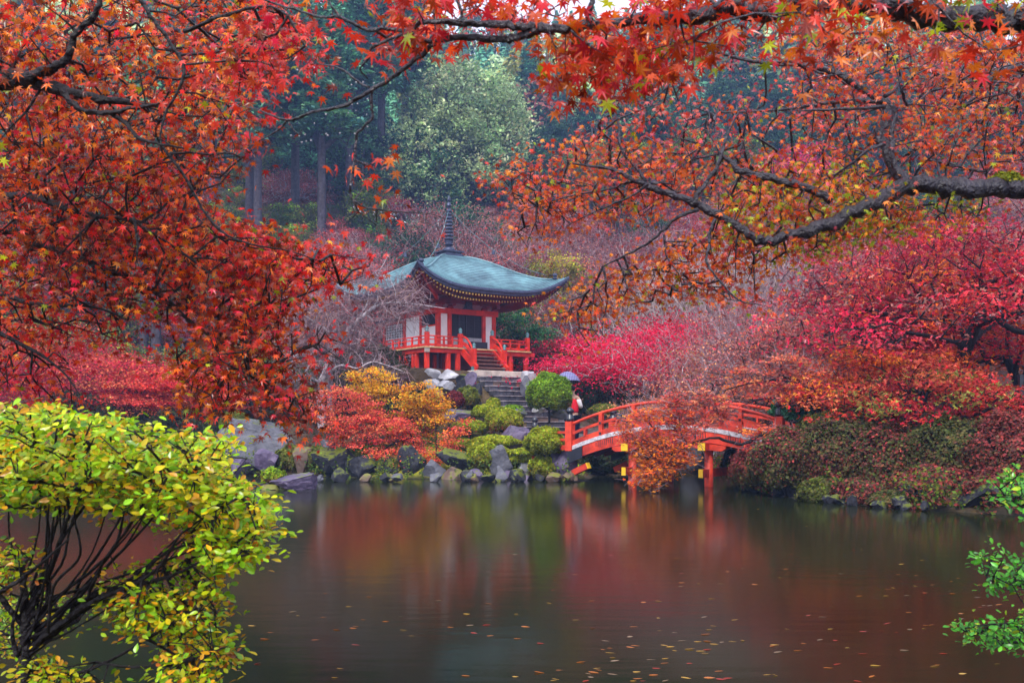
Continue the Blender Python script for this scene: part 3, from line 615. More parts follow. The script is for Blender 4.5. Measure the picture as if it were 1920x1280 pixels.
panel('name_board', (-.17, -1.9, ZL + .12), (.17, -1.84, ZL + .5), 'bronze'); panel('upper_wall', (-1.55, -1.55, ZL + .3), (1.55, 1.55, 8.3), 'vermilion_dark')
# rear annex with white-dotted lattice
for y in (3.75,): colm(-HW, y, ZG - .2, ZL, .1)
an = panel('annex_lattice', (-HW + .0, HW + .12, ZD), (-HW + .05, 3.65, ZL - .35), 'lattice_dark')
e = MB()
for k in range(11):
    y = HW + .2 + (3.6 - HW - .25) * k / 10; box(e, (-HW - .03, y - .02, ZD), (-HW - .01, y + .02, ZL - .36))
for k in range(12): z = ZD + .05 + k * .13; box(e, (-HW - .035, HW + .12, z), (-HW - .006, 3.64, z + .035))
hb_('lattice_bars', e, 'lattice_white', an, kind='stuff')
panel('annex_beam', (-HW - .1, HW + .12, ZL - .35), (HW, 3.85, ZL - .2), 'vermilion'); panel('annex_roof', (-HW - .35, HW + .14, ZL - .2), (HW + .3, 4.2, ZL - .1), 'bronze')
# veranda
DX0, DX1, DY0, DY1 = -3.33, 2.68, -3.33, .7
SX0, SX1 = -1.36, .46
panel('deck', (DX0, DY0, ZD - .06), (DX1, DY1, ZD), 'deck_edge')
panel('deck_beam', (DX0 + .10, DY0 + .10, ZD - .26), (DX1 + .28, DY0 + .26, ZD - .062), 'vermilion'); panel('deck_beam', (DX0 + .10, DY0 + .262, ZD - .26), (DX0 + .26, DY1, ZD - .062), 'vermilion')
panel('deck_beam', (DX1 - .2, DY0 + .262, ZD - .26), (DX1 - .06, DY1, ZD - .062), 'vermilion'); panel('beam_cap', (DX0 + .02, DY0 + .02, ZD - .27), (DX0 + .26, DY0 + .098, ZD - .07), 'slab')
for x in (-3.12, -1.98, -1.45, .62, 1.55, 2.5):
    for y in (-3.12, -1.9, -.7): colm(x, y, ZG - .35, ZD - .26, .10 if y < -3 else .085, 'deck_post')
for y in (-2.3, -1.3, -.3, .5): colm(-3.12, y + .1, ZG - .3, ZD - .26, .09, 'deck_post')
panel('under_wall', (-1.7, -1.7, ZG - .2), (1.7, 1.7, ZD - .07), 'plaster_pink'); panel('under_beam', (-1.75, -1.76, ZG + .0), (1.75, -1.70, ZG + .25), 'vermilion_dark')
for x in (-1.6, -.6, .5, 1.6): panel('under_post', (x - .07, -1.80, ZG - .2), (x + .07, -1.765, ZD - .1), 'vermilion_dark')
def railing(p, q, posts, ends=(1, 1)):
    p = np.array(p, float); q = np.array(q, float); r_ = bpy.data.objects.new('railing', None); COL.objects.link(r_); r_.parent = hall; r_.matrix_parent_inverse = Matrix.Translation(-Vector(hall.location))
    def seg(nm, z, w_, h): e = MB(); beam(e, (*p, ZD + z), (*q, ZD + z), w_, h); o = e.build(nm, 'vermilion'); o.parent = r_
    e = MB(); tube(e, [(*p, ZD + .50), (*q, ZD + .50)], .03, 8); o = e.build('top_rail', 'vermilion', smooth=True); o.parent = r_
    seg('middle_rail', .34, .06, .05); seg('foot_rail', .09, .08, .10)
    for k in range(posts + 1):
        c = p + (q - p) * k / posts; e = MB(); end = (k == 0 and ends[0]) or (k == posts and ends[1])
        w_ = .09 if end else .04; box(e, (c[0] - w_, c[1] - w_, ZD), (c[0] + w_, c[1] + w_, ZD + (.66 if end else .47))); o = e.build('newel' if end else 'baluster', 'vermilion'); o.parent = r_
        if end: e = MB(); lathe(e, [(.085, .66), (.085, .74), (.06, .76), (.10, .82), (.075, .89), (.01, .95)], (c[0], c[1], ZD), 10); o2 = e.build('finial', 'green_bronze', smooth=True); o2.parent = r_
for a_ in (((DX0 + .18, DY0 + .14), (SX0 + .02, DY0 + .14), 4, (1, 1)), ((SX1, DY0 + .14), (DX1 - .14, DY0 + .14), 4, (1, 1)), ((DX0 + .18, DY0 + .24), (DX0 + .18, DY1), 6, (0, 0)), ((DX1 - .14, DY0 + .24), (DX1 - .14, DY1), 5, (0, 0))): railing(*a_)
# wooden entrance steps with bowed handrails
for k in range(5):
    z1 = ZD - .0 - (k + 1) * .19; y = DY0 - .02 - k * .24
    panel('step', (SX0 + .16, y - .26, z1 - .05), (SX1 - .16, y, z1), 'wood_weathered'); panel('riser', (SX0 + .18, y - .02, z1 - .19), (SX1 - .18, y - .003, z1 - .052) if k < 4 else (SX1 - .18, y - .003, z1 - .052), 'vermilion' if k == 0 else 'wood_weathered')
for x in (SX0 + .06, SX1 - .06):
    e = MB(); beam(e, (x, DY0, ZD - .18), (x, DY0 - 1.2, ZG + .12), .12, .3); st = hb_('stringer', e, 'vermilion')
    e = MB(); pts = [(x, DY0 + .12, ZD + .52), (x, DY0 - .15, ZD + .49), (x, DY0 - .45, ZD + .33), (x, DY0 - .72, ZD + .05), (x, DY0 - .9, ZD - .22)]; tube(e, catmull(pts, 4), .045, 8); hb_('bowed_handrail', e, 'vermilion', st, smooth=True)
    e = MB(); pts = [(x, DY0 - .05, ZD + .2), (x, DY0 - .35, ZD + .08), (x, DY0 - .62, ZD - .18), (x, DY0 - .86, ZD - .5)]
    for a, b in zip(pts[:-1], pts[1:]): beam(e, a, b, .05, .16)
    hb_('side_board', e, 'vermilion', st)
    e = MB(); box(e, (x - .09, DY0 - 1.06, ZG + .24), (x + .09, DY0 - .88, ZD - .1)); nw = hb_('newel', e, 'vermilion')
    e = MB(); box(e, (x - .1, DY0 - 1.07, ZG), (x + .1, DY0 - .87, ZG + .24)); hb_('post_shoe', e, 'green_bronze', nw)
    e = MB(); lathe(e, [(.08, 0), (.08, .08), (.055, .1), (.09, .16), (.07, .22), (.01, .27)], (x, DY0 - .97, ZD - .1), 10); hb_('finial', e, 'green_bronze', nw, smooth=True)
# the builder above works in local metres: give every part the hall's frame
for o in hall.children:
    o.matrix_parent_inverse = Matrix()
    for c in o.children: c.matrix_parent_inverse = Matrix()
hall.location = (PC[0], PC[1], 0); hall.rotation_euler = (0, 0, TH)

# ------------------------------------------------------------------ stones
def rock_mesh(size, seed, amp=.28, sub=4):
    import bmesh
    bm = bmesh.new(); bmesh.ops.create_icosphere(bm, subdivisions=sub, radius=1); o = Vector((seed * 7.3, seed * 3.1, seed)); rg = np.random.default_rng(seed)
    cuts = [(rg.normal(size=3), .42 + .40 * rg.random()) for _ in range(15 if amp else 0)]
    for v in bm.verts:
        d = v.co.normalized(); r_ = 1 + amp * mnoise.noise(d * 1.3 + o) + amp * .55 * mnoise.noise(d * 3.1 + o) + amp * .3 * mnoise.noise(d * 7 + o)
        p = d * r_
        for n_, h in cuts:
            n_ = Vector(n_).normalized(); k = p.dot(n_) - h
            if k > 0: p -= n_ * k * .96
        if amp: p *= 1 + .035 * mnoise.noise(d * 9 + o) + .05 * mnoise.noise(d * 4 - o)
        v.co = Vector((p.x * size[0], p.y * size[1], p.z * size[2]))
    v = np.array([tuple(v.co) for v in bm.verts]); f = np.array([[q.index for q in fc.verts] for fc in bm.faces]); bm.free(); return v, f
def rot_z(v, a): c, s = math.cos(a), math.sin(a); return np.stack([v[:, 0] * c - v[:, 1] * s, v[:, 0] * s + v[:, 1] * c, v[:, 2]], 1)
def rock(px0, px1, pyt, pyb, Y, m, label, seed, cat='rock', deep=.8, amp=.28, name='rock', parent=None, tilt=0., group='rocks along the pond edge', moss_top=0):
    a, b = P(px0, pyb, Y), P(px1, pyt, Y); sx = abs(b[0] - a[0]) / 2 * 1.42; szz = abs(b[2] - a[2]) / 2 * 1.36; c = (a + b) / 2
    v, f = rock_mesh((sx, sx * deep, szz), seed, amp, 5 if (px1 - px0) > 80 else 4 if (px1 - px0) > 36 else 3)
    if tilt: ct, st = math.cos(tilt), math.sin(tilt); v = np.stack([v[:, 0] * ct + v[:, 2] * st, v[:, 1], -v[:, 0] * st + v[:, 2] * ct], 1)
    mb = MB(); mb.add(v, f); o = mb.build(name, m, parent, smooth=False)
    if parent is None: o.location = (c[0], Y + sx * deep * .5, c[2]); tag(o, label, cat, group)
    else: o.matrix_parent_inverse = Matrix(); o.location = np.array([c[0], Y + sx * deep * .5, c[2]]) - np.array(parent.location)
    for p_ in o.data.polygons: p_.use_smooth = True
    o.data.set_sharp_from_angle(angle=math.radians(24))
    return o
RK = [(432, 545, 786, 893, 37.2, 'stone_grey', 'largest boulder, grey with lilac face, rising at the left shore', 3), (425, 470, 850, 896, 36.8, 'stone_purple', 'dark purple rock leaning on the foot of the largest boulder', 4),
      (470, 520, 845, 897, 36.4, 'stone_purple', 'purple rock in front of the largest boulder at the waterline', 5), (395, 432, 800, 850, 38, 'stone_grey', 'small grey rock left of the largest boulder', 6),
      (402, 432, 868, 895, 37, 'stone_dark', 'low dark rock left of the purple rocks', 7),
      (548, 590, 830, 900, 36.5, 'stone_tan', 'brown mossy rock right of the brushy bank', 8), (590, 650, 845, 902, 35.6, 'stone_dark', 'dark wet rock with ochre lichen below the coral maple', 9), (600, 628, 822, 850, 36.5, 'stone_grey', 'grey rock on top of the dark bank under the coral maple', 29),
      (650, 700, 858, 905, 35.2, 'stone_dark', 'dark pointed rock at the waterline under the coral maple', 10), (690, 760, 850, 905, 35.2, 'stone_dark', 'wide black rock in the shade under the coral maple', 11),
      (750, 800, 842, 906, 34.8, 'stone_dark', 'black upright rock below the coral maple trunk', 12), (795, 838, 862, 908, 34.4, 'stone_grey', 'grey rock with white streaks at the waterline', 13),
      (832, 884, 842, 886, 34.4, 'stone_dark', 'smooth black rounded rock beside the clipped bush', 14), (830, 876, 878, 906, 34.0, 'stone_tan', 'flat tan rock with moss under the black rounded rock', 15),
      (874, 910, 876, 906, 33.9, 'stone_purple', 'mauve rock at the waterline below the clipped bush', 16), (918, 966, 846, 904, 34.2, 'stone_grey', 'pointed grey rock between the two lower clipped bushes', 17),
      (955, 1000, 880, 906, 33.8, 'stone_purple', 'low mauve waterline rock right of the pointed grey rock', 18), (966, 1000, 864, 892, 34.4, 'stone_pale', 'small pale rock above the mauve waterline rock', 19),
      (934, 992, 806, 850, 36.0, 'stone_purple', 'lavender boulder on the yellow moss below the stairs', 20), (1026, 1058, 845, 896, 33.2, 'stone_purple', 'dark purple rock leaning under the bridge end', 21),
      (1048, 1078, 846, 892, 32.9, 'stone_purple', 'upright purple rock carrying the left end of the bridge', 22), (1056, 1078, 886, 904, 32.3, 'stone_tan', 'small reddish stone at the corner of the island waterline', 23),
      (822, 880, 762, 790, 39.5, 'stone_purple', 'purple rock among the shrubs left of the stairs', 24), (1285, 1322, 842, 890, 38.2, 'stone_grey', 'grey rock seen through the bridge between the pillars', 25),
      (1180, 1225, 862, 892, 38.8, 'stone_dark', 'dark rock at the back of the channel left of the first pillar', 26), (1465, 1560, 858, 946, 25.2, 'stone_dark', 'black mossy rock face at the right bank beside the bridge', 27),
      (1552, 1690, 905, 958, 23.3, 'stone_dark', 'dark rock under the clipped azaleas of the right bank', 28), (1690, 1800, 900, 968, 22.1, 'stone_dark', 'long black bank rock below the azaleas at right', 30), (1790, 1915, 905, 972, 21, 'stone_dark', 'black bank rock half lost in shade at the right edge', 31),
      (1000, 1030, 752, 775, 40.4, 'stone_pale', 'pale stone at the foot of the round clipped bush', 33), (1036, 1068, 768, 786, 39.6, 'stone_grey', 'grey stone right of the round clipped bush foot', 34),
      (955, 985, 762, 785, 38.4, 'stone_grey', 'light grey rock peeking out of the green shrubs beside the stairs', 35)]
for q in RK: rock(*q)
rg = np.random.default_rng(9); CH = ['small dark stone wedged at the island waterline', 'small bluish stone wedged at the island waterline', 'small brown stone wedged at the island waterline']
for k in range(34):
    px = 560 + 510 * rg.random() if k < 24 else 1380 + 530 * rg.random(); w_ = 12 + 16 * rg.random(); yb = 902 if k < 24 else np.interp(px, [1380, 1470, 1600, 1700, 1800, 1920], [917, 933, 948, 955, 962, 968]); Yb = H * F / (yb + 1.5 - HY); j = rg.integers(3)
    rock(px, px + w_, yb - w_ * (.5 + .5 * rg.random()), yb + 3, Yb, ['stone_dark', 'stone_grey', 'stone_tan'][j] if k < 24 else 'stone_dark', CH[j] if k < 24 else 'small black stone at the foot of the right bank azaleas', 300 + k, group='small stones at the water')
isr = rock(512, 598, 889, 927, 28.6, 'stone_purple', 'flat purple islet rock standing alone in the pond', 41, deep=.6, amp=.2, group='')
rock(486, 520, 905, 926, 28.5, 'stone_tan', 'small low stone under the yellow shrub of the islet', 42, group='')
# stone retaining wall under the hall
wall = thing('retaining_wall', 'rough retaining wall of pale and dark boulders under the temple hall', 'stone wall', tuple(LW(-2, 5, 3)))
WS = [(785, 828, 692, 716, 44.6, 'stone_pale'), (826, 862, 694, 712, 44.3, 'stone_pale'), (858, 884, 696, 722, 44.0, 'stone_dark'), (790, 832, 712, 736, 44.2, 'stone_pale'), (815, 855, 710, 732, 43.8, 'stone_pale'), (852, 876, 712, 748, 43.6, 'stone_dark'),
      (872, 897, 702, 732, 43.7, 'stone_purple'), (866, 898, 726, 762, 43.2, 'stone_dark'), (758, 792, 698, 728, 44.6, 'stone_grey'), (742, 770, 716, 742, 44.4, 'stone_dark'), (800, 836, 730, 752, 43.4, 'stone_grey'), (834, 868, 738, 762, 42.9, 'stone_grey'),
      (762, 800, 728, 752, 43.8, 'stone_dark'), (890, 906, 715, 745, 43.3, 'stone_dark'), (978, 1008, 696, 722, 45.0, 'stone_pale'), (975, 996, 706, 742, 44.4, 'stone_grey'), (990, 1012, 718, 750, 43.8, 'stone_grey'), (986, 1004, 735, 768, 43.1, 'stone_dark'), (880, 905, 745, 775, 42.6, 'stone_dark')]
WS += [(728, 762, 700, 728, 44.0, 'stone_grey'), (700, 734, 706, 736, 43.8, 'stone_dark'), (745, 785, 732, 758, 43.2, 'stone_purple'), (705, 748, 734, 760, 43.0, 'stone_dark')]
for k, (a, b, c, d, y, m) in enumerate(WS): rock(a, b, c, d, y - .75, m, None, 60 + k, name='boulder', parent=wall, deep=.7, amp=.2)
for o in wall.children: o.matrix_parent_inverse = Matrix()
# stairs: ten courses of set stones
stair = thing('stone_staircase', 'worn dark stone staircase climbing from the path to the hall platform', 'staircase', tuple(LW(-.45, 8.7, 1.7))); rg = np.random.default_rng(3)
stair.rotation_euler = (0, 0, TH)
for k in range(11):
    z1 = 4.08 - k * .228; t0 = 5.15 + k * .36; wl_, wr = (-1.34, 1.26) if k < 6 else (-1.34 - .1 * (k - 5), 1.3 + .12 * (k - 5))
    stp = bpy.data.objects.new('step', None); COL.objects.link(stp); stp.parent = stair
    x = wl_
    while x < wr - .1:
        w_ = min(wr - x, (.28 + .34 * rg.random()) if k < 4 else (.6 + .7 * rg.random()));
        if wr - x - w_ < .15: w_ = wr - x
        e = MB(); jz = rg.normal() * .008; a_ = (x + .008, (8.7 - t0 - .42 + rg.normal() * .012), z1 - 1.7 - .25); b_ = (x + w_ - .008, 8.7 - t0, z1 - 1.7 - .035 + jz); box(e, a_, b_, bev=.02)
        o = e.build('stone', 'stone_step' if rg.random() < .82 else ('stone_tan' if rg.random() < .5 else 'stone_grey')); o.parent = stp
        e = MB(); box(e, (x + .004, a_[1] - .03, z1 - 1.7 - .034 + jz), (x + w_ - .004, 8.7 - t0, z1 - 1.7 + jz), bev=.008); o = e.build('tread', 'step_top'); o.parent = stp
        x += w_
stair.location = tuple(LW(-.45, 8.7, 1.7)); 
sl = thing('landing_slab', 'pale stone landing slab between wooden steps and stone staircase', 'stone slab', tuple(LW(-.45, 4.7, 4.1)), rz=TH)
for k in range(3): e = MB(); box(e, (-1.28 + k * .86, -.42, .0), (-.43 + k * .86, .4, .26), bev=.02); o = e.build('slab_block', 'slab'); o.parent = sl

# ------------------------------------------------------------------ arched bridge
BA = np.array([.82, -.572]); BN = np.array([-.572, -.82])          # along the span to the right, out towards the pond
B0 = np.array([1.90, 32.6]); BL = 7.05; BW = 2.9
def bz(s): q = (s / BL - .5) * 2; return 1.14 + .12 * s / BL + .66 * (1 - q * q)
def BP(s, n=0., z=0.): p = B0 + BA * s + BN * n; return np.array([p[0], p[1], z])
br = thing('arched_bridge', 'vermilion arched wooden bridge with black capped posts spanning from island to right bank', 'bridge', tuple(BP(BL / 2, -BW / 2, 0)))
def arcbox(nm, n0, n1, z0, z1, m, s0=-.05, s1=BL + .05, parent=br, k=40, zf=None, label=None):
    e = MB(); ss_ = np.linspace(s0, s1, k + 1); v = []
    for s in ss_:
        for n, dz in ((n0, z0), (n1, z0), (n1, z1), (n0, z1)): v.append(BP(s, n, bz(s) + dz))
    f = [[i * 4 + a, i * 4 + (a + 1) % 4, i * 4 + 4 + (a + 1) % 4, i * 4 + 4 + a] for i in range(k) for a in range(4)] + [[3, 2, 1, 0], [k * 4, k * 4 + 1, k * 4 + 2, k * 4 + 3]]
    e.add(v, f); return e.build(nm, m, parent, label=label)
for side, n_ in ((0, 0.), (1, -BW)):
    sg = 1 if side == 0 else -1
    arcbox('edge_board', n_ - .06, n_ + .07, -.13, .0, 'white_board'); arcbox('girder', n_ - .07 - .02 * sg, n_ + .07 - .02 * sg, -.46, -.134, 'bridge_red', .5, BL - .5)
    arcbox('girder_shoe', n_ - .08, n_ + .08, -.52, -.136, 'black_metal', -.05, .5, k=6); arcbox('girder_shoe', n_ - .08, n_ + .08, -.52, -.136, 'black_metal', BL - .5, BL + .05, k=6)
    hr = arcbox('foot_board', n_ - .03, n_ + .03, .002, .17, 'bridge_red', .1, BL - .1)
    arcbox('middle_rail', n_ - .035, n_ + .035, .36, .45, 'bridge_red', .1, BL - .1)
    e = MB(); tube(e, [BP(s, n_, bz(s) + .72) for s in np.linspace(.0, BL, 40)], .052, 8); e.build('handrail', 'bridge_red', br, smooth=True)
    for s in np.linspace(0, BL, 7)[1:-1]:
        e = MB(); b_ = BP(s, n_, bz(s)); a_ = np.array([BA[0], BA[1], 0]); beam(e, b_ + (0, 0, .0), b_ + (0, 0, .70), .14, .12, up=(BA[0], BA[1], 0)); ps = e.build('rail_post', 'bridge_red', br)
        for zz_ in (.40, .07): e = MB(); beam(e, BP(s, n_ + sg * .06, bz(s) + zz_), BP(s, n_ + sg * .10, bz(s) + zz_), .07, .07); e.build('nail_cover', 'black_metal', ps)
    for s in np.linspace(0, BL, 7)[:-1] + BL / 12:
        e = MB(); beam(e, BP(s, n_, bz(s) + .165), BP(s, n_, bz(s) + .365), .17, .05, up=(BA[0], BA[1], 0)); e.build('strut', 'bridge_red', br)
    for s in (0., BL):
        e = MB(); b_ = BP(s, n_, bz(s)); beam(e, b_ - (0, 0, .12), b_ + (0, 0, .84), .24, .24, up=(BA[0], BA[1], 0)); nw = e.build('newel_post', 'bridge_red', br)
        e = MB(); lathe(e, [(.13, 0), (.135, .10), (.12, .11), (.125, .2), (.085, .22), (.085, .25), (.13, .30), (.14, .35), (.09, .42), (.015, .47)], b_ + (0, 0, .84), 14); e.build('onion_finial', 'black_metal', nw, smooth=True)
    for c, ww in ((1.35, 9), (2.55, 6), (BL - 1.35, 7), (BL - 2.5, 6)):
        for k in range(ww):
            if side: break
            s = c + (k - ww / 2) * .075; hgt = .07 + .05 * ((k * 7) % 3) / 2
            e = MB(); beam(e, BP(s, n_ + .052, bz(s) - .24 - hgt), BP(s, n_ + .052, bz(s) - .24 + hgt * .8), .022, .008, up=(BN[0], BN[1], 0)); e.build('dark_mark', 'black_metal', br)  # thin dark upright marks along the girder face
arcbox('deck', -BW + .065, -.065, -.12, -.03, 'wood_weathered')
for n_ in (-.75, -1.45, -2.15): arcbox('joist', n_ - .07, n_ + .07, -.4, -.125, 'vermilion_dark', .1, BL - .1)
PS = (2.24, 4.82)
for s in PS:
    for n_ in (-.12, -BW + .12):
        e = MB(); lathe(e, [(.135, -1.15), (.13, bz(s) - .7)], BP(s, n_, 0), 14); pl_ = e.build('pillar', 'bridge_red', br, smooth=True)
    e = MB(); beam(e, BP(s, .45, .42), BP(s, -BW - .45, .42), .13, .24); tb = e.build('tie_beam', 'bridge_red', br)
    for n_, sg in ((.45, 1), (-BW - .45, -1)): e = MB(); beam(e, BP(s, n_, .42), BP(s, n_ + sg * .03, .42), .14, .25); e.build('beam_end', 'yellow_paint', tb)
    e = MB(); beam(e, BP(s, .40, bz(s) - .58), BP(s, -BW - .40, bz(s) - .58), .22, .22); cb = e.build('cap_beam', 'bridge_red', br)
    for n_, sg in ((.40, 1), (-BW - .40, -1)): e = MB(); beam(e, BP(s, n_, bz(s) - .58), BP(s, n_ + sg * .03, bz(s) - .58), .23, .23); e.build('beam_end', 'yellow_paint', cb)
    for n_ in (0, -BW):      # long bracket arms with rounded ends
        e = MB(); pr = [(-.62, -.0), (-.62, -.08), (-.5, -.17), (-.3, -.2), (.3, -.2), (.5, -.17), (.62, -.08), (.62, -.0)]; v = []
        for nn_ in (n_ - .10, n_ + .10):
            for ds, dz in pr: v.append(BP(s + ds, nn_, bz(s + ds) - .47 + dz))
        e.add(v, [[i for i in range(8)][::-1], [8 + i for i in range(8)]] + [[i, (i + 1) % 8, 8 + (i + 1) % 8, 8 + i] for i in range(8)]); e.build('bracket_arm', 'bridge_red', br)
for s, sg in ((.15, 1), (BL - .15, -1)):
    for n_ in (-.05, -BW + .05):
        e = MB(); a_ = BP(s - .05 * sg, n_, bz(0) - .84); b_ = BP(s + .50 * sg, n_, bz(0) - .60); beam(e, a_, b_, .18, .19); o_ = e.build('corbel', 'bridge_red', br); d = (b_ - a_) / np.linalg.norm(b_ - a_)
        e = MB(); beam(e, b_, b_ + d * .04, .19, .20); e.build('beam_end', 'yellow_paint', o_)
# wing fences at the island end
wf = thing('wing_fence', 'short vermilion wing fence with black capped post at the island end of the bridge', 'fence', tuple(P(1003, 838, 34.2)))
a_ = P(1003, 800, 34.2); b_ = BP(0, .0, 0); z0 = 1.0
e = MB(); beam(e, (a_[0], a_[1], .7), (a_[0], a_[1], 1.72), .2, .2, up=(1, 0, 0)); nw = e.build('newel_post', 'bridge_red', wf)
e = MB(); lathe(e, [(.11, 0), (.115, .10), (.1, .2), (.07, .22), (.11, .28), (.115, .33), (.07, .4), (.01, .44)], (a_[0], a_[1], 1.72), 14); e.build('onion_finial', 'black_metal', nw, smooth=True)
for z, h in ((1.62, .08), (1.38, .08), (1.12, .16)): e = MB(); beam(e, (a_[0] + .1, a_[1], z), (b_[0] - .13, b_[1] + .05, z), .06, h); e.build('rail', 'bridge_red', wf)
e = MB(); c_ = (a_ + b_) / 2; beam(e, (c_[0], (a_[1] + b_[1]) / 2, 1.1), (c_[0], (a_[1] + b_[1]) / 2, 1.58), .1, .07, up=(1, 0, 0)); e.build('strut', 'bridge_red', wf)
# flood lamp on the bridge flank
c_ = BP(2.05, .16, bz(2.05) + .33); fl = thing('flood_lamp', 'black flood lamp clamped to the near side of the bridge rail', 'lamp', tuple(c_))
e = MB(); v = []; ax = np.array([-.62, -.3, .45]); ax /= np.linalg.norm(ax); beam(e, c_ - ax * .16, c_ + ax * .14, .17, .15); e.build('lamp_housing', 'black_metal', fl)
e = MB(); beam(e, c_ + ax * .14, c_ + ax * .17, .21, .19); e.build('lamp_rim', 'black_metal', fl)
e = MB(); tube(e, [c_ - ax * .1, c_ + (.08, 0, -.16), c_ + (.16, .03, -.26)], .022, 6); e.build('lamp_arm', 'black_metal', fl); e = MB(); box(e, c_ + (.1, -.03, -.32), c_ + (.24, .1, -.24)); e.build('clamp', 'black_metal', fl)

# ------------------------------------------------------------------ visitor with umbrella
PX, PY = GX(1073, 40.8), 40.8; PZ = hz(PX, PY); K = (3.50 - PZ) / 1.70
pers = thing('person', 'visitor in red and white top and dark trousers behind the round bush', 'person', (PX, PY, PZ)); pers.scale = (K, K, K); pers.rotation_euler = (0, 0, math.radians(150))
bv = [(0, 0, .95), (0, 0, 1.12), (0, .01, 1.30), (0, .01, 1.42), (0, 0, 1.50), (0, -.01, 1.60), (0, -.015, 1.68),
      (.10, 0, .88), (.11, -.03, .50), (.11, .02, .09), (.12, -.10, .03), (-.10, 0, .88), (-.12, .04, .50), (-.12, .10, .10), (-.13, 0, .03),
      (.17, .01, 1.39), (.24, .0, 1.14), (.22, -.16, 1.02), (.21, -.22, 1.00), (-.17, .01, 1.39), (-.22, -.04, 1.15), (-.12, -.20, 1.28), (-.10, -.23, 1.34)]
be = [(0, 1), (1, 2), (2, 3), (3, 4), (4, 5), (5, 6), (0, 7), (7, 8), (8, 9), (9, 10), (0, 11), (11, 12), (12, 13), (13, 14), (3, 15), (15, 16), (16, 17), (17, 18), (3, 19), (19, 20), (20, 21), (21, 22)]
brd = [(.14, .10), (.125, .095), (.15, .10), (.10, .08), .048, (.078, .095), (.07, .085), .085, .058, .038, .04, .085, .058, .038, .04, .055, .042, .032, .03, .055, .042, .032, .03]
try:
    def mkskin(name, V, E_, Rr, m, sub=1):
        me = bpy.data.meshes.new(name); me.from_pydata(V, E_, []); o = bpy.data.objects.new(name, me); COL.objects.link(o)
        o.modifiers.new('s', 'SKIN'); vv = me.skin_vertices[0].data
        for i, r_ in enumerate(Rr): vv[i].radius = r_ if isinstance(r_, tuple) else (r_, r_); vv[i].use_root = (i == 0)
        sb = o.modifiers.new('b', 'SUBSURF'); sb.levels = sb.render_levels = sub; dg_ = bpy.context.evaluated_depsgraph_get(); dg_.update()
        m2 = bpy.data.meshes.new_from_object(o.evaluated_get(dg_)); bpy.data.objects.remove(o)
        for p_ in m2.polygons: p_.use_smooth = True
        m2.materials.clear(); m2.materials.append(MATS[m]); o2 = bpy.data.objects.new(name, m2); COL.objects.link(o2); o2.parent = pers; return o2
    mkskin('body', bv, be, brd, 'skin')
    g_ = lambda r_, q: tuple(x + q for x in r_) if isinstance(r_, tuple) else r_ + q
    mkskin('jacket', [(0, 0, .98), (0, 0, 1.12), (0, .01, 1.30), (0, .01, 1.42)], [(0, 1), (1, 2), (2, 3)], [(.22, .16), (.17, .135), (.20, .145), (.12, .11)], 'cloth_red')
    for sx, ch in ((1, [(.15, .01, 1.40), (.24, 0, 1.14), (.22, -.15, 1.03)]), (-1, [(-.15, .01, 1.40), (-.22, -.04, 1.15), (-.13, -.19, 1.27)])):
        mkskin('sleeve', ch, [(0, 1), (1, 2)], [.080, .055, .045], 'cloth_white')
    mkskin('trousers', [bv[0], bv[7], bv[8], bv[9], bv[11], bv[12], bv[13]], [(0, 1), (1, 2), (2, 3), (0, 4), (4, 5), (5, 6)], [(.165, .125), .11, .085, .07, .11, .085, .07], 'cloth_navy')
    mkskin('skirt_hem', [(0, 0, .90), (0, 0, 1.0)], [(0, 1)], [(.21, .16), (.19, .15)], 'cloth_white')
    mkskin('hair', [(0, .02, 1.55), (0, .015, 1.63), (0, .01, 1.70)], [(0, 1), (1, 2)], [(.085, .085), (.092, .10), (.082, .09)], 'hair')
    mkskin('shoe', [(.11, .03, .05), (.12, -.12, .035)], [(0, 1)], [.05, .045], 'cloth_navy'); mkskin('shoe', [(-.12, .11, .05), (-.13, -.03, .035)], [(0, 1)], [.05, .045], 'cloth_navy')
    for sx, hp_ in ((1, np.array([.21, -.22, 1.0])), (-1, np.array([-.10, -.24, 1.35]))):
        for k in range(5):
            o_ = np.array([(k - 2) * .018, -.02, .0]); d = np.array([(k - 2) * .004, -.035, -.012 if k else .02]); mkskin('finger', [tuple(hp_ + o_), tuple(hp_ + o_ + d), tuple(hp_ + o_ + d * 1.5 + (0, .012, -.025))], [(0, 1), (1, 2)], [.0095, .009, .007], 'skin')
    ev = MB()
    for sx in (-1, 1): lathe(ev, [(.002, -.012), (.012, 0), (.002, .012)], (sx * .03, -.104, 1.62), 8)
    o_ = ev.build('eyes', 'hair'); o_.parent = pers
    ev = MB(); ev.add([(-.014, -.10, 1.58), (.014, -.10, 1.58), (0, -.128, 1.585), (0, -.105, 1.63)], [[0, 1, 2], [0, 2, 3], [1, 3, 2]]); o_ = ev.build('nose', 'skin'); o_.parent = pers
    bgb = MB(); box(bgb, (.24, -.06, 1.0), (.31, .08, 1.18), bev=.02); o_ = bgb.build('bag', 'cloth_purple'); tag(o_, 'small purple bag hanging at the visitor side', 'bag'); o_.location = (PX, PY, PZ); o_.scale = (K,) * 3; o_.rotation_euler = pers.rotation_euler
except Exception as ex: print('PERSON', ex)
um = thing('umbrella', 'indigo plaid umbrella held up behind the round clipped bush', 'umbrella', (GX(1064, 40.6), 40.6, 3.60)); uc = um.location
e = MB(); v = []; nr_, ng = 7, 8
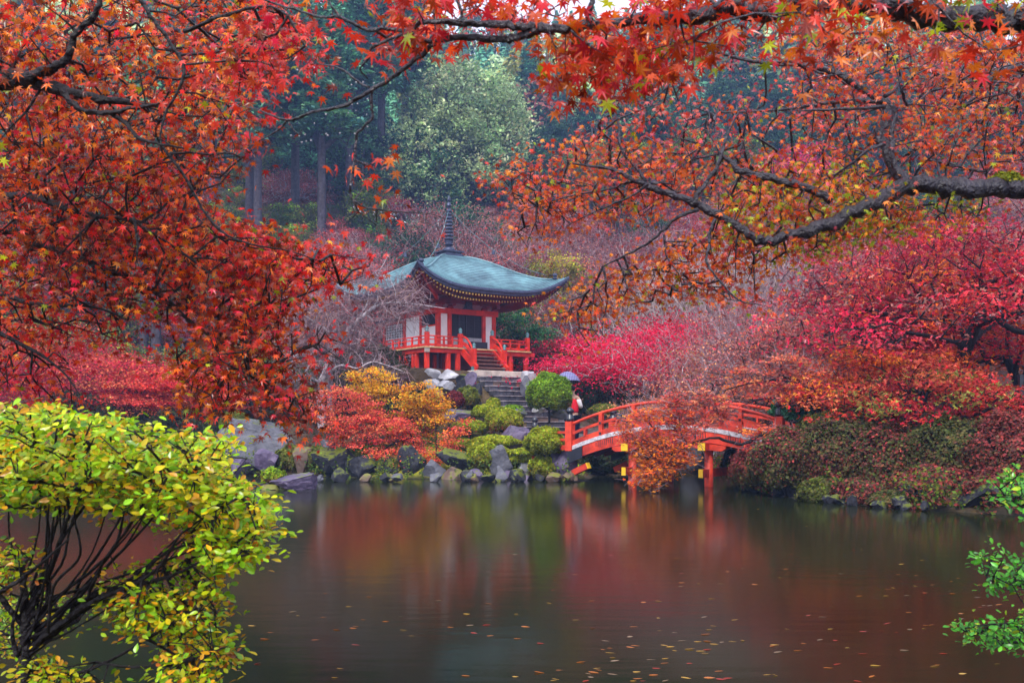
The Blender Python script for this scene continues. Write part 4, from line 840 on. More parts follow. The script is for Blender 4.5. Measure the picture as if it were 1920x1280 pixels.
for i in range(nr_):
    for j in range(ng * 3):
        q = i / (nr_ - 1); a = j / (ng * 3) * 6.2832; sc_ = 1 - .06 * abs(math.sin(a * ng / 2)) * 0 - .05 * (1 - abs(math.cos(a * ng / 2))) * q; r_ = .54 * math.sin(q * 1.25) / math.sin(1.25) * sc_; v.append((r_ * math.cos(a), r_ * math.sin(a), .46 * (math.cos(q * 1.25) - math.cos(1.25)) / (1 - math.cos(1.25))))
n3 = ng * 3; e.add(v, [[i * n3 + j, i * n3 + (j + 1) % n3, (i + 1) * n3 + (j + 1) % n3, (i + 1) * n3 + j] for i in range(nr_ - 1) for j in range(n3)]); o = e.build('umbrella_canopy', 'umbrella_plaid', smooth=True); o.parent = um
e = MB(); tube(e, [(0, 0, .52), (.02, 0, .0), (.10, -.02, -.62)], .01, 6); o = e.build('shaft', 'black_metal'); o.parent = um; e = MB(); tube(e, [(.10, -.02, -.60), (.115, -.02, -.74)], .018, 8); o = e.build('handle', 'black_metal'); o.parent = um
for j in range(8): a = j / 8 * 6.2832; e = MB(); tube(e, [(0.01, 0, .20), (.27 * math.cos(a), .27 * math.sin(a), .30), (.53 * math.cos(a), .53 * math.sin(a), .0)], .004, 4); o = e.build('rib', 'black_metal'); o.parent = um
um.rotation_euler = (math.radians(-8), math.radians(-4), 0)

# ------------------------------------------------------------------ shaped growth: crowns that fill a stretch of air between given limbs
SLIV = (np.array([(-.02, 0, 0), (.02, 0, 0), (.008, 1, .12), (-.008, 1, .12)]), np.array([[0, 1, 2, 3]]))
def inpoly(x, y, poly):
    ins = np.zeros(len(x), bool); n = len(poly)
    for i in range(n):
        a, b = poly[i], poly[(i + 1) % n]; c = ((a[1] > y) != (b[1] > y)); ins ^= c & (x < a[0] + (y - a[1]) / (b[1] - a[1] + 1e-9) * (b[0] - a[0]))
    return ins
def fill(poly, n, Y0, Y1, rng, yf=None):
    p = np.array(poly, float); lo, hi = p.min(0), p.max(0); out = []
    while sum(map(len, out)) < n:
        q = lo + rng.random((n * 3, 2)) * (hi - lo); out.append(q[inpoly(q[:, 0], q[:, 1], poly)])
    q = np.concatenate(out)[:n]; Y = Y0 + (Y1 - Y0) * rng.random(n) + (0 if yf is None else yf(q[:, 0], q[:, 1]))
    return np.stack([(q[:, 0] - 960) / F * Y, Y, H + (HY - q[:, 1]) / F * Y], 1), q
def region_tree(name, label, cat, base, limbs, regions, rng, bark, mat_, lsize, tpl, spread, twig_r, indiv=0, group=None, alpha=.35, seg=.25, jit=.08, up=1., flatn=.7, jitc=.2, nmax=None, wob=.06, sides=9,
                part_leaf='leaf', face=None, sliver=None, rmax=.05, sag=.02, whorl=0, dark=0., rp=.5):
    """limbs: [(points, radii)]; regions: [(poly, n clusters, leaves per cluster, Y0, Y1, palette, weights, size factor)]"""
    root = thing(name, label, cat, base, group); st, par0 = [], []
    for k, (pts, rd) in enumerate(limbs):
        pts = np.array(pts, float); c = catmull(pts, 6); c = c + rng.normal(size=c.shape) * np.interp(np.linspace(0, 1, len(c)), np.linspace(0, 1, len(rd)), rd)[:, None] * .22
        r_ = np.interp(np.linspace(0, 1, len(c)), np.linspace(0, 1, len(rd)), rd)
        e = MB(); tube(e, c, r_, sides, wob, rng); e.build('trunk' if k == 0 else 'branch', bark, root, smooth=True)
        b0 = len(st); st += list(c[::2]); par0 += [-1] + [b0 + i for i in range(len(c[::2]) - 1)]
    st = np.array(st); ns = len(st); att, meta = [], []
    for ri, (poly, n, lpc, Y0, Y1, pal, wts, sf) in enumerate(regions):
        a, q = fill(poly, n, Y0, Y1, rng); att.append(a); meta += [ri] * n
    att = np.concatenate(att); meta = np.array(meta)
    nd, par, tip = grow(st, att, alpha, seg, jit, sag, rng, par0=np.array(par0), plen0=np.zeros(ns))
    rad = radii(par, tip, twig_r, rp, rmax); e = MB(); skeleton_mesh(e, nd, par, rad, 5, skip=ns); e.build('twigs', bark, root, smooth=True, kind='stuff')
    if sliver:
        nsl, ln, m_, dr = sliver; id_ = rng.integers(0, len(att), nsl); pos = att[id_] + rng.normal(size=(nsl, 3)) * spread * 1.2; nr = rng.normal(size=(nsl, 3)); fc = rng.normal(size=(nsl, 3)) * .7 + np.array([0, 0, dr])
        e = MB(); add_leaves(e, pos, rots(nr, rng, face=fc), ln * (.5 + rng.random(nsl)), np.ones((nsl, 3)), SLIV); e.build('fine_twigs', m_, root, kind='stuff')
    P_, R_, S_, C_ = [], [], [], []
    for ri, (poly, n, lpc, Y0, Y1, pal, wts, sf) in enumerate(regions):
        if lpc == 0: continue
        a = att[meta == ri]; cnt = np.maximum(1, rng.poisson(lpc, len(a))); id_ = np.repeat(np.arange(len(a)), cnt); m_ = len(id_)
        off = rng.normal(size=(m_, 3)) * spread; pos = a[id_] + off
        nrm = np.array([0, -up * .35, up]) + rng.normal(size=(m_, 3)) * flatn
        fc = (off / (np.linalg.norm(off, axis=1)[:, None] + 1e-9) * whorl + np.array(face if face is not None else (0, 0, -.6)))
        pal_ = np.array(pal); w_ = np.array(wts or [1] * len(pal_), float); main = pal_[rng.choice(len(pal_), len(a), p=w_ / w_.sum())]
        cc = np.where((rng.random(m_) < .55)[:, None], main[id_], pal_[rng.choice(len(pal_), m_, p=w_ / w_.sum())]); cc = cc * np.exp(rng.normal(size=(m_, 1)) * jitc + (rng.normal(size=len(a)) * .2)[id_][:, None])
        P_.append(pos); R_.append(rots(nrm, rng, face=fc)); S_.append(lsize * sf * (.7 + .55 * rng.random(m_))); C_.append(np.clip(cc, 0, 1))
    if P_:
        P_, R_, S_, C_ = map(np.concatenate, (P_, R_, S_, C_)); used = np.zeros(len(P_), bool)
        if indiv:
            px = 960 + F * P_[:, 0] / P_[:, 1]; py = HY - F * (P_[:, 2] - H) / P_[:, 1]; inn = (px > 5) & (px < 1915) & (py > 5) & (py < 1275)
            sc = np.where(inn, S_ / P_[:, 1] * np.abs(R_[:, 1, 2] + .35), 0); ids = np.argsort(-sc)[:indiv]; pool = {}
            for i in ids:
                key = tuple(np.round(np.log(C_[i] + .004) * 1.6).astype(int))
                if key not in pool: mm_ = MB(); mm_.add(tpl[0], tpl[1], C_[i][None]); pool[key] = mm_.mesh('leaf', mat_)
                o = bpy.data.objects.new(part_leaf, pool[key]); COL.objects.link(o); M_ = Matrix.Identity(4)
                for a_ in range(3):
                    for b_ in range(3): M_[a_][b_] = float(R_[i, a_, b_] * S_[i])
                    M_[a_][3] = float(P_[i, a_] - root.location[a_])
                o.parent = root; o.matrix_basis = M_; used[i] = True
        k = ~used; e = MB(); add_leaves(e, P_[k], R_[k], S_[k], C_[k], tpl); e.build('crown', mat_, root, kind='stuff')
    return root

# ---- clipped bushes
def bush(px, py, wpx, hpx, Y, pal, label, n=7000, ls=.075, seed=0, name='clipped_bush', cat='bush', group='clipped bushes of the island', low=None, flat=.5, lump=.13, mat_='leaf_soft', tpl=QUAD, depth=1.):
    rg = np.random.default_rng(100 + seed); c = P(px, py, Y); a, b = wpx / F * Y / 2, hpx / F * Y / 2; r = thing(name, label, cat, (c[0], Y + a * depth * .6, c[2] - b), group)
    d = rg.normal(size=(n, 3)); d /= np.linalg.norm(d, axis=1)[:, None]; d[:, 2] = np.where(d[:, 2] < -.75, -d[:, 2], d[:, 2]); d /= np.linalg.norm(d, axis=1)[:, None]
    k = 1 + lump * (np.sin(d[:, 0] * 6 + seed) * np.cos(d[:, 1] * 5 + d[:, 2] * 4 + seed)) + rg.normal(size=n) * .045 - np.abs(rg.normal(size=n)) * .07
    pos = d * k[:, None] * np.array([a, a * depth, b]) + np.array([0, 0, b]); nr = d * 1.0 + rg.normal(size=(n, 3)) * flat + np.array([0, 0, .3])
    cols = pick(pal, n, rg, None, .28)
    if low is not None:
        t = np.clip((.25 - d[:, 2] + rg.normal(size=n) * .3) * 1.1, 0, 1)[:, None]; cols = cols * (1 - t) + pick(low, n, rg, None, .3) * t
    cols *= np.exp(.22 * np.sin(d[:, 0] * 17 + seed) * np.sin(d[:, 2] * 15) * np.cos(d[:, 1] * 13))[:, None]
    e = MB(); add_leaves(e, pos, rots(nr, rg), ls * (.6 + .8 * rg.random(n)), np.clip(cols, 0, 1), tpl); o = e.build('crown', mat_, r, kind='stuff'); o.matrix_parent_inverse = Matrix()
    if name == 'moss_cushion': return r
    e = MB(); att = d[:60] * np.array([a, a * depth, b]) * .85 + np.array([0, 0, b]); nd, pr, tp = grow([(0, 0, -.35), (0, 0, 0), (0, 0, b * .2)], att, .3, b * .5, .06, 0, rg); skeleton_mesh(e, nd, pr, radii(pr, tp, .006, .5, .05), 5)
    o = e.build('stems', 'bark_dark', r); o.matrix_parent_inverse = Matrix(); return r
BR = [(.16, .30, .012), (.22, .36, .015), (.12, .22, .012)]; YG = [(.30, .34, .012), (.22, .30, .012), (.36, .34, .02)]; BRN = [(.12, .10, .02), (.16, .08, .025), (.09, .09, .02)]; OLV = [(.14, .17, .02), (.10, .13, .015), (.18, .18, .02)]
RUS = [(.18, .06, .03), (.12, .08, .025), (.22, .05, .035)]
BU = [(1031, 737, 84, 76, 38.6, BR, 'large round bright green clipped bush beside the staircase', OLV, 14000), (1022, 828, 72, 54, 32.9, YG, 'yellow green dome bush left of the bridge end', OLV, 8000), (905, 855, 62, 56, 34.6, YG, 'rounded clipped bush with green cap and brown flank at the water', BRN, 8000),
      (1020, 877, 56, 46, 33.2, YG, 'low clipped bush with brown sides at the water beside the bridge rocks', BRN, 7000), (1136, 770, 62, 26, 41, OLV, 'low olive clipped bush behind the bridge rail', OLV, 6000), (437, 793, 56, 44, 39, OLV, 'olive clipped dome behind the largest boulder', BRN, 6000),
      (545, 862, 66, 54, 36.8, OLV, 'wispy olive shrub right of the largest boulder', BRN, 6000), (600, 858, 60, 44, 36.3, OLV, 'brown green shrub above the dark waterline rocks', BRN, 5000), (912, 772, 54, 28, 39, YG, 'flat topped yellow green azalea left of the stairs', OLV, 5000),
      (945, 790, 70, 50, 37.8, YG, 'broad mottled azalea beside the lower stairs', RUS, 8000), (962, 772, 44, 26, 38.6, BR, 'small green azalea hugging the stair edge', OLV, 4000), (876, 745, 46, 40, 41, OLV, 'dull green shrub below the retaining wall', BRN, 4500), (852, 748, 36, 30, 40.6, [(.14, .02, .03), (.2, .03, .03)], 'maroon shrub below the retaining wall', None, 3500),
      (925, 757, 26, 22, 40, YG, 'tiny yellow green tuft bush at the stair edge', None, 2500), (1010, 848, 120, 16, 34.2, YG, 'low mossy hummock under the yellow green dome bush', OLV, 5000), (930, 826, 90, 20, 35.6, YG, 'low yellow moss hummock before the lavender boulder', YG, 5000),
      (870, 835, 60, 24, 36.2, YG, 'green yellow moss hummock beside the coral maple', OLV, 4000), (975, 860, 60, 22, 34.5, YG, 'bright moss hummock above the pale small rock', YG, 4000), (700, 845, 90, 30, 36.5, GREENS, 'dark green groundcover under the coral maple', OLV, 5000), (590, 905, 0, 0, 0, None, None, None, 0), (736, 722, 80, 44, 42.2, [(.16, .06, .06), (.11, .05, .04)], 'thin mauve shrub left of the retaining wall', BRN, 3500),
      (880, 800, 70, 26, 38, YG, 'yellow green azalea cushion in the middle of the slope', OLV, 4500), (1062, 836, 44, 16, 33.2, YG, 'small mossy cushion at the bridge end', OLV, 2500), (640, 800, 60, 40, 38, GREENS, 'green shrub behind the pale twin trunks', OLV, 4000),
      (470, 800, 50, 24, 38.6, OLV, 'low olive bush behind the shoulder of the boulder', BRN, 3000), (425, 840, 60, 60, 37.6, OLV, 'shaggy olive bush left of the largest boulder', BRN, 5000)]
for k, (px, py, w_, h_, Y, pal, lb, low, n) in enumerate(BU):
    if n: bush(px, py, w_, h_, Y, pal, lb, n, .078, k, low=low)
GRB = [(.075, .085, .02), (.05, .065, .015), (.12, .10, .03)]; GRR = [(.13, .04, .03), (.24, .05, .04), (.09, .045, .025), (.36, .05, .045)]
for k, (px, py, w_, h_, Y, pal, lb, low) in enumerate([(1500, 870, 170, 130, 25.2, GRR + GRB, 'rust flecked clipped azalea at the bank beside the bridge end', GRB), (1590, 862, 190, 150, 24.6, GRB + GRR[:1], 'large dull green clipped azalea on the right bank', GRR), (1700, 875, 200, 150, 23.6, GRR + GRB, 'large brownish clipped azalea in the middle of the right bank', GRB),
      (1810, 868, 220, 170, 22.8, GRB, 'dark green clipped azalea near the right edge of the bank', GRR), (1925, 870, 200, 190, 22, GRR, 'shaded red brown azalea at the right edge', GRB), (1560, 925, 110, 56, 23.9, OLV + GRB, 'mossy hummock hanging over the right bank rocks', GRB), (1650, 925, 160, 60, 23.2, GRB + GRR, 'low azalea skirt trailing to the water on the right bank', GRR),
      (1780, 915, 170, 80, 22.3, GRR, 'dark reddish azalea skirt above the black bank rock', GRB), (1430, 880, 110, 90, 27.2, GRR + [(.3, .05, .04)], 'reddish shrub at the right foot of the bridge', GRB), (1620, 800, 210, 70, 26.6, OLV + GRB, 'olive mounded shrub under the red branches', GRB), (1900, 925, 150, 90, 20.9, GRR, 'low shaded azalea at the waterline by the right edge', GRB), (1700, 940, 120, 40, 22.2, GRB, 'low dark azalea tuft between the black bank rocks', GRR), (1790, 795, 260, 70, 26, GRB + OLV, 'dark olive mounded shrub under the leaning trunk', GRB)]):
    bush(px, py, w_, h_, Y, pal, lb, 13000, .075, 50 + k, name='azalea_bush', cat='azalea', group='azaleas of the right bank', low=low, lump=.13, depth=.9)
bush(1490, 768, 74, 46, 28.6, [(.03, .16, .05), (.05, .24, .08), (.08, .28, .14)], 'glossy dark green large leaved shrub at the right end of the bridge', 1100, .20, 80, name='leafy_shrub', cat='shrub', group='', lump=.2, mat_='leaf_wet', tpl=OVAL)
bush(508, 894, 44, 32, 28.9, [(.30, .42, .015), (.20, .34, .012)], 'small yellow green shrub growing on the islet', 1100, .075, 81, name='small_shrub', cat='shrub', group='', low=[(.30, .16, .03), (.2, .06, .02)], lump=.25)
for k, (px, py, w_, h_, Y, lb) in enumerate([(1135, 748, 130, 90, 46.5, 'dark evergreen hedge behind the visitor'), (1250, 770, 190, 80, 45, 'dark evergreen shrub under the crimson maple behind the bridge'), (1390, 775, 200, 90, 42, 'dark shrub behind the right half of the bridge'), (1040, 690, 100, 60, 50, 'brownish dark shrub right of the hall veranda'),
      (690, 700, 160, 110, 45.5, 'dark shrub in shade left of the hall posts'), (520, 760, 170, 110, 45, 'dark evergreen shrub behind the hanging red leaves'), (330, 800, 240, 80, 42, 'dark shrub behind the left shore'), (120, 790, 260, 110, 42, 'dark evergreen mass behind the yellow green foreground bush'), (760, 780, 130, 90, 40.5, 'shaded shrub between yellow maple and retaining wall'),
      (640, 780, 120, 90, 42.5, 'shaded shrub behind the pale twin trunks and coral maple'), (1125, 862, 120, 62, 36.6, 'added black green shrub standing in for shade on the channel bank under the bridge'), (1215, 866, 120, 60, 40.2, 'added black green shrub standing in for shade at the back of the channel'), (1408, 868, 90, 80, 31.5, 'added dark shrub standing in for shade on the right bank under the bridge end'), (1310, 860, 170, 80, 41, 'added dark shrub standing in for shade at the back of the channel behind the pillars')]):  # channel and bridge-end shrubs are added, their dark leaves stand in for shade
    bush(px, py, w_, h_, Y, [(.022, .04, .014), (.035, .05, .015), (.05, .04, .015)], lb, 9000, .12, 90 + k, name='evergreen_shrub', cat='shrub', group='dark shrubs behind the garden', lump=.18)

# ---- maples of the middle distance
def mid(name, label, cat, px, Y, pyt, w, pal, n, ls, seed, bark='bark_dark', forks=1, npads=70, zlo=.3, flat=.05, tr=.13, lean=(0, 0), group='maples around the pond', pads=pads_maple, sliver=None, natt=6, wts=None, zb=None, tw=.006, tpl=QUAD, ps=1.):
    rg = np.random.default_rng(seed); x = GX(px, Y); z = (hz(x, Y) if zb is None else zb) - .1; h = H + (HY - pyt) / F * Y - z; r = thing(name, label, cat, (x, Y, z), group)
    pd = [(c_, s_ * np.array([ps, ps, 1.2 if ps < 1 else 1])) for c_, s_ in pads(h, w, npads, rg, zlo)]; build_tree(r, pd, h, pal, n, ls, rg, bark, 'leaf_soft', wts, tr, natt, tpl, 1.7, lean, tw, .5, forks)
    if sliver:
        m_ = sliver[0]; id_ = rg.integers(0, len(pd), m_); c = np.array([p[0] for p in pd])[id_]; s_ = np.array([p[1] for p in pd])[id_]; pos = c + rg.normal(size=(m_, 3)) * s_ * (1, 1, 1.6) * .7; rel = pos / (np.linalg.norm(pos, axis=1)[:, None]); e = MB()
        add_leaves(e, pos, rots(rg.normal(size=(m_, 3)), rg, face=rel * .8 + np.array([0, 0, sliver[3]])), sliver[1] * (.5 + rg.random(m_)), np.ones((m_, 3)), SLIV); o = e.build('fine_twigs', sliver[2], r, kind='stuff'); o.matrix_parent_inverse = Matrix()
    return r
TAN = [(.56, .20, .10), (.48, .13, .08), (.62, .24, .08), (.44, .10, .09)]
mid('maple_tree', 'crimson maple with pale forked trunks behind the bridge', 'maple', 1185, 46, 590, 8.2, [(.68, .012, .06), (.60, .010, .05), (.74, .03, .08)], 20000, .12, 201, 'bark_pale', 3, 90, .25, tr=.12)
mid('maple_tree', 'crimson maple behind and right of the pale forked one', 'maple', 1290, 50, 572, 6.5, [(.66, .012, .06), (.56, .010, .05)], 13000, .12, 202, 'bark_pale', 2, 60, .3)
mid('maple_tree', 'deep red maple right of the hall veranda', 'maple', 1060, 52, 640, 6, CRIM + RED, 14000, .12, 203, 'bark_dark', 2, 60, .2)
mid('maple_tree', 'dark rosy maple in shade beside the hall posts at right', 'maple', 1010, 56, 600, 5.5, [(.30, .03, .05), (.24, .04, .04)], 9000, .13, 204)
mid('maple_tree', 'tawny thinly leaved maple behind the bridge rail', 'maple', 1335, 39, 665, 6.2, TAN, 15000, .085, 205, 'bark_pale', 3, 70, .3, sliver=(3500, .35, 'twig_pink', .3))
mid('maple_tree', 'fine twigged pinkish maple above the right half of the bridge', 'maple', 1430, 42, 560, 8, TAN + PINKD, 13000, .085, 206, 'bark_pale', 3, 80, .3, sliver=(8000, .45, 'twig_pink', .3))
mid('bare_tree', 'bare pale branched tree behind the crimson maples', 'bare tree', 1300, 54, 470, 9, PINKD, 2500, .1, 207, 'twig_pale', 3, 90, .25, sliver=(9000, .6, 'twig_pale', .5), natt=7, tw=.009, flat=.1)
mid('bare_tree', 'bare whitish tree with upswept twigs in the middle of the right slope', 'bare tree', 1400, 57, 450, 9, PINKD, 1500, .1, 208, 'twig_pale', 3, 90, .25, sliver=(9000, .7, 'twig_pale', .7), natt=7, tw=.011, flat=.12)
mid('bare_tree', 'bare mauve twigged tree right of the whitish one', 'bare tree', 1500, 50, 500, 9, PINKD, 3000, .1, 209, 'twig_pink', 3, 90, .25, sliver=(12000, .55, 'twig_pink', .3), natt=7, tw=.008, flat=.08)
mid('maple_tree', 'tall crimson maple on the dark leaning trunk at right', 'maple', 1835, 27.5, 392, 8.6, CRIM + RED + PINKD[2:3] + [(.40, .05, .07)], 11780, 0.125, 210, 'bark_dark', 1, 58, .38, .036, tpl=FIVE, natt=9, tw=.009, ps=.58, tr=.22, lean=(-.6, 0))
mid('maple_tree', 'wide crimson and scarlet maple left of the leaning trunk', 'maple', 1665, 32, 425, 9, CRIM[:2] + CORAL + PINKD + ORANGE[:1], 11780, 0.131, 211, 'bark_dark', 2, 58, .35, .036, tpl=FIVE, natt=9, tw=.009, ps=.58, tr=.16)
mid('maple_tree', 'scarlet maple with low spreading branches above the azaleas', 'maple', 1665, 28.5, 640, 6.4, RED + CORAL + ORANGE, 10540, 0.112, 212, 'bark_dark', 3, 49, .3, .036, tpl=FIVE, natt=9, tw=.009, ps=.58, tr=.12)
mid('maple_tree', 'red maple drooping over the right azaleas', 'maple', 1745, 25.6, 672, 5.2, RED + CORAL + OLIVE[:1], 8060, 0.106, 213, 'bark_dark', 3, 43, .25, .036, tpl=FIVE, natt=9, tw=.009, ps=.58, tr=.1)
mid('maple_tree', 'orange and red maple at the right edge', 'maple', 1935, 30, 470, 8, RED + ORANGE + CRIM[:1], 9300, 0.131, 214, 'bark_dark', 2, 49, .25, .036, tpl=FIVE, natt=9, tw=.009, ps=.58, tr=.15)
mid('maple_tree', 'coral maple between tawny maple and the scarlet ones', 'maple', 1500, 34, 580, 7, TAN + PINKD + CORAL[:1], 13000, .09, 215, 'bark_dark', 3, 80, .28, tr=.12, sliver=(5000, .35, 'twig_pink', .3))
mid('maple_tree', 'crimson maple high behind the others on the right slope', 'maple', 1760, 42, 400, 11, CRIM + PINKD + OLIVE[:1], 9300, 0.188, 216, 'bark_dark', 2, 49, .25, .036, tpl=FIVE, natt=9, tw=.009, ps=.58)
mid('maple_tree', 'rosy maple high on the right slope beneath the mossy branch', 'maple', 1560, 46, 440, 10, [(.42, .06, .09), (.48, .08, .08)] + CRIM[:1] + PINKD, 8060, 0.188, 217, 'bark_dark', 2, 49, .25, .036, tpl=FIVE, natt=9, tw=.009, ps=.58)
mid('maple_tree', 'ochre and red maple beside the hidden tiled roof', 'maple', 1905, 44, 440, 9, ORANGE + RED + OLIVE[:1], 18000, .14, 218, 'bark_dark', 2, 70, .25)
mid('maple_tree', 'magenta domed maple far up the right slope', 'maple', 1497, 92, 276, 7.5, [(.55, .02, .12), (.5, .03, .10)], 9000, .24, 219, 'bark_dark', 2, 50, .3)
for k, (px, Y, pyt, w_, pal, lb) in enumerate([(905, 66, 430, 9, PINKD + CORAL[3:], 'rose pink maple on the slope behind the hall roof at right'), (985, 70, 445, 10, PINKD, 'dusty pink thin maple up the slope right of the spire'), (1090, 68, 470, 11, PINKD + TAN, 'tawny pink maple behind the right eave tip'), (1180, 72, 430, 10, PINKD, 'dusty pink maple above the crimson maples'),
      (1270, 70, 440, 10, PINKD + CORAL[3:], 'rosy maple behind the orange sprays of the middle'), (700, 64, 480, 9, [(.44, .06, .07), (.36, .09, .07)], 'rosy red maple behind the left roof wing'), (640, 70, 455, 9, PINKD + RED[:1], 'faded red maple behind the hanging red leaves'), (545, 62, 520, 8, TAN + YELLOW[1:2], 'ochre maple behind the white bare limbs'),
      (825, 74, 400, 8, PINKD, 'pale pink maple beside the spire'), (1360, 66, 470, 9, PINKD + CRIM[3:], 'wine pink maple behind the bare whitish tree'), (1045, 60, 560, 7, PINKD + CRIM[3:], 'wine red maple under the right eave')]):
    mid('maple_tree', lb, 'maple', px, Y, pyt, w_, pal, 15000, .15, 240 + k, 'bark_pale', 2, 80, .25, sliver=(5000, .6, 'twig_pink', .3), group='maples of the lower slope')
mid('maple_tree', 'yellow green small tree on the slope right of the spire', 'tree', 1035, 64, 462, 5.5, [(.28, .30, .03), (.34, .28, .03)], 9000, .15, 260, pads=pads_dome, group='')
mid('evergreen_tree', 'bright green evergreen right of the hall doorway', 'tree', 955, 55, 572, 5, [(.035, .13, .035), (.06, .19, .05), (.02, .07, .03)], 12000, .14, 261, pads=pads_dome, group='')
mid('evergreen_tree', 'dark evergreen behind the hall spire', 'tree', 850, 78, 400, 10, DKGRN, 12000, .26, 262, pads=pads_dome, group='')
mid('evergreen_tree', 'dark evergreen behind the left roof wing', 'tree', 760, 72, 440, 8, DKGRN, 10000, .22, 263, pads=pads_dome, group='')
for k, (px, Y, pyt, w_, pal, lb) in enumerate([(255, 46, 650, 8, CRIM + CORAL, 'crimson and coral maple low on the left shore'), (330, 44, 690, 6, CORAL + RED, 'coral maple at the left shore beside the crimson one'), (150, 50, 640, 7, RED + CRIM, 'red maple behind the left foreground bush'), (45, 52, 560, 9, CORAL + OLIVE, 'faded coral maple at the far left'),
      (440, 52, 610, 8, OLIVE + DKGRN, 'olive evergreen behind the dense red leaves')]):
    mid('maple_tree' if k < 4 else 'evergreen_tree', lb, 'maple' if k < 4 else 'tree', px, Y, pyt, w_, pal, 16000, .12, 270 + k, 'bark_dark', 2, 70, .25)
# yellow and coral maples on the island front, orange maple hanging over the bridge, the weeping bare tree
rg = np.random.default_rng(31)
region_tree('maple_tree', 'golden yellow and orange small maple on the island left of the stairs', 'maple', P(745, 850, 38), [([P(745, 862, 38), P(742, 820, 38), P(735, 780, 38), P(720, 745, 38)], [.07, .05, .03, .02]), ([P(742, 815, 38), P(770, 785, 37.7), P(800, 755, 37.6)], [.035, .025, .012]), ([P(738, 800, 38), P(700, 765, 38.2), P(680, 735, 38.3)], [.03, .02, .012])],
    [([(655, 700), (705, 688), (735, 700), (745, 735), (700, 770), (660, 745)], 90, 40, 37.3, 38.8, YELLOW, [4, 2, 2, 1], 1), ([(745, 725), (800, 715), (835, 740), (850, 790), (800, 800), (740, 770)], 110, 40, 37, 38.5, YELLOW + ORANGE[2:], [3, 3, 2, 1, 2], 1), ([(660, 760), (760, 770), (830, 810), (800, 850), (720, 830)], 80, 40, 37, 38.3, YELLOW + CORAL + GREENS[:2], None, 1)], rg, 'bark_dark', 'leaf_soft', .095, QUAD, np.array([.16, .16, .06]), .005, group='maples around the pond', seg=.3, up=1.3)
region_tree('maple_tree', 'coral red low maple spreading over the dark rocks of the island', 'maple', P(700, 870, 36.6), [([P(700, 885, 36.6), P(705, 860, 36.5), P(690, 825, 36.4), P(670, 790, 36.4)], [.08, .06, .04, .02]), ([P(704, 855, 36.5), P(740, 830, 36.2), P(790, 815, 36)], [.04, .03, .012]), ([P(818, 868, 36), P(818, 820, 36), P(815, 780, 36)], [.03, .02, .01])],
    [([(575, 735), (640, 722), (700, 745), (720, 790), (650, 800), (590, 790)], 110, 38, 36, 37.8, CORAL, None, 1), ([(610, 790), (700, 770), (770, 790), (790, 850), (700, 850), (620, 835)], 150, 40, 35.4, 37.4, CORAL + RED[1:2], None, 1), ([(690, 840), (780, 840), (820, 830), (850, 800), (872, 770), (880, 790), (850, 850), (820, 870), (745, 905), (700, 870)], 110, 38, 34.9, 36.5, CORAL + RED[1:2] + ORANGE[:1], None, 1)], rg, 'bark_dark', 'leaf_soft', .085, QUAD, np.array([.18, .18, .05]), .005, group='maples around the pond', seg=.3, up=1.4)
region_tree('maple_tree', 'orange maple whose long branch hangs in front of the bridge', 'maple', P(1560, 850, 27.5), [([P(1560, 880, 27.8), P(1545, 800, 27.8), P(1520, 740, 27.8), P(1500, 715, 27.9), P(1470, 706, 28)], [.12, .09, .07, .05, .03]), ([P(1540, 800, 27.8), P(1440, 812, 27.4), P(1390, 832, 27.3), P(1340, 820, 27.2), P(1290, 835, 27.2), P(1262, 855, 27.2)], [.06, .05, .045, .035, .025, .014]), ([P(1505, 720, 27.8), P(1440, 712, 27.8), P(1380, 725, 27.6), P(1330, 742, 27.5)], [.05, .035, .022, .01]), ([P(1530, 760, 27.8), P(1450, 745, 27.6), P(1390, 760, 27.4)], [.045, .03, .012])],
    [([(1195, 830), (1240, 815), (1300, 850), (1290, 880), (1250, 900), (1215, 920), (1187, 912), (1195, 870)], 90, 34, 27, 27.6, ORANGE + YELLOW[3:], [3, 2, 3, 2], 1), ([(1150, 790), (1210, 765), (1290, 770), (1310, 830), (1240, 840), (1170, 835)], 80, 30, 27, 27.8, ORANGE + CORAL, None, 1), ([(1230, 750), (1310, 725), (1370, 745), (1370, 775), (1330, 800), (1250, 790)], 80, 26, 27.1, 28, CORAL + RED[1:2] + TAN, None, 1), ([(1390, 800), (1440, 800), (1480, 800), (1500, 850), (1440, 850), (1400, 840)], 34, 24, 27, 27.8, CORAL + ORANGE, None, 1), ([(1370, 690), (1480, 660), (1560, 680), (1560, 740), (1470, 750), (1360, 735)], 110, 28, 27.4, 28.4, CORAL + TAN + ORANGE[:1], None, 1)],
    rg, 'bark_dark', 'leaf_soft', .085, FIVE, np.array([.13, .13, .05]), .004, group='maples around the pond', seg=.25, up=1.2, sliver=(3500, .3, 'twig_pink', .1))
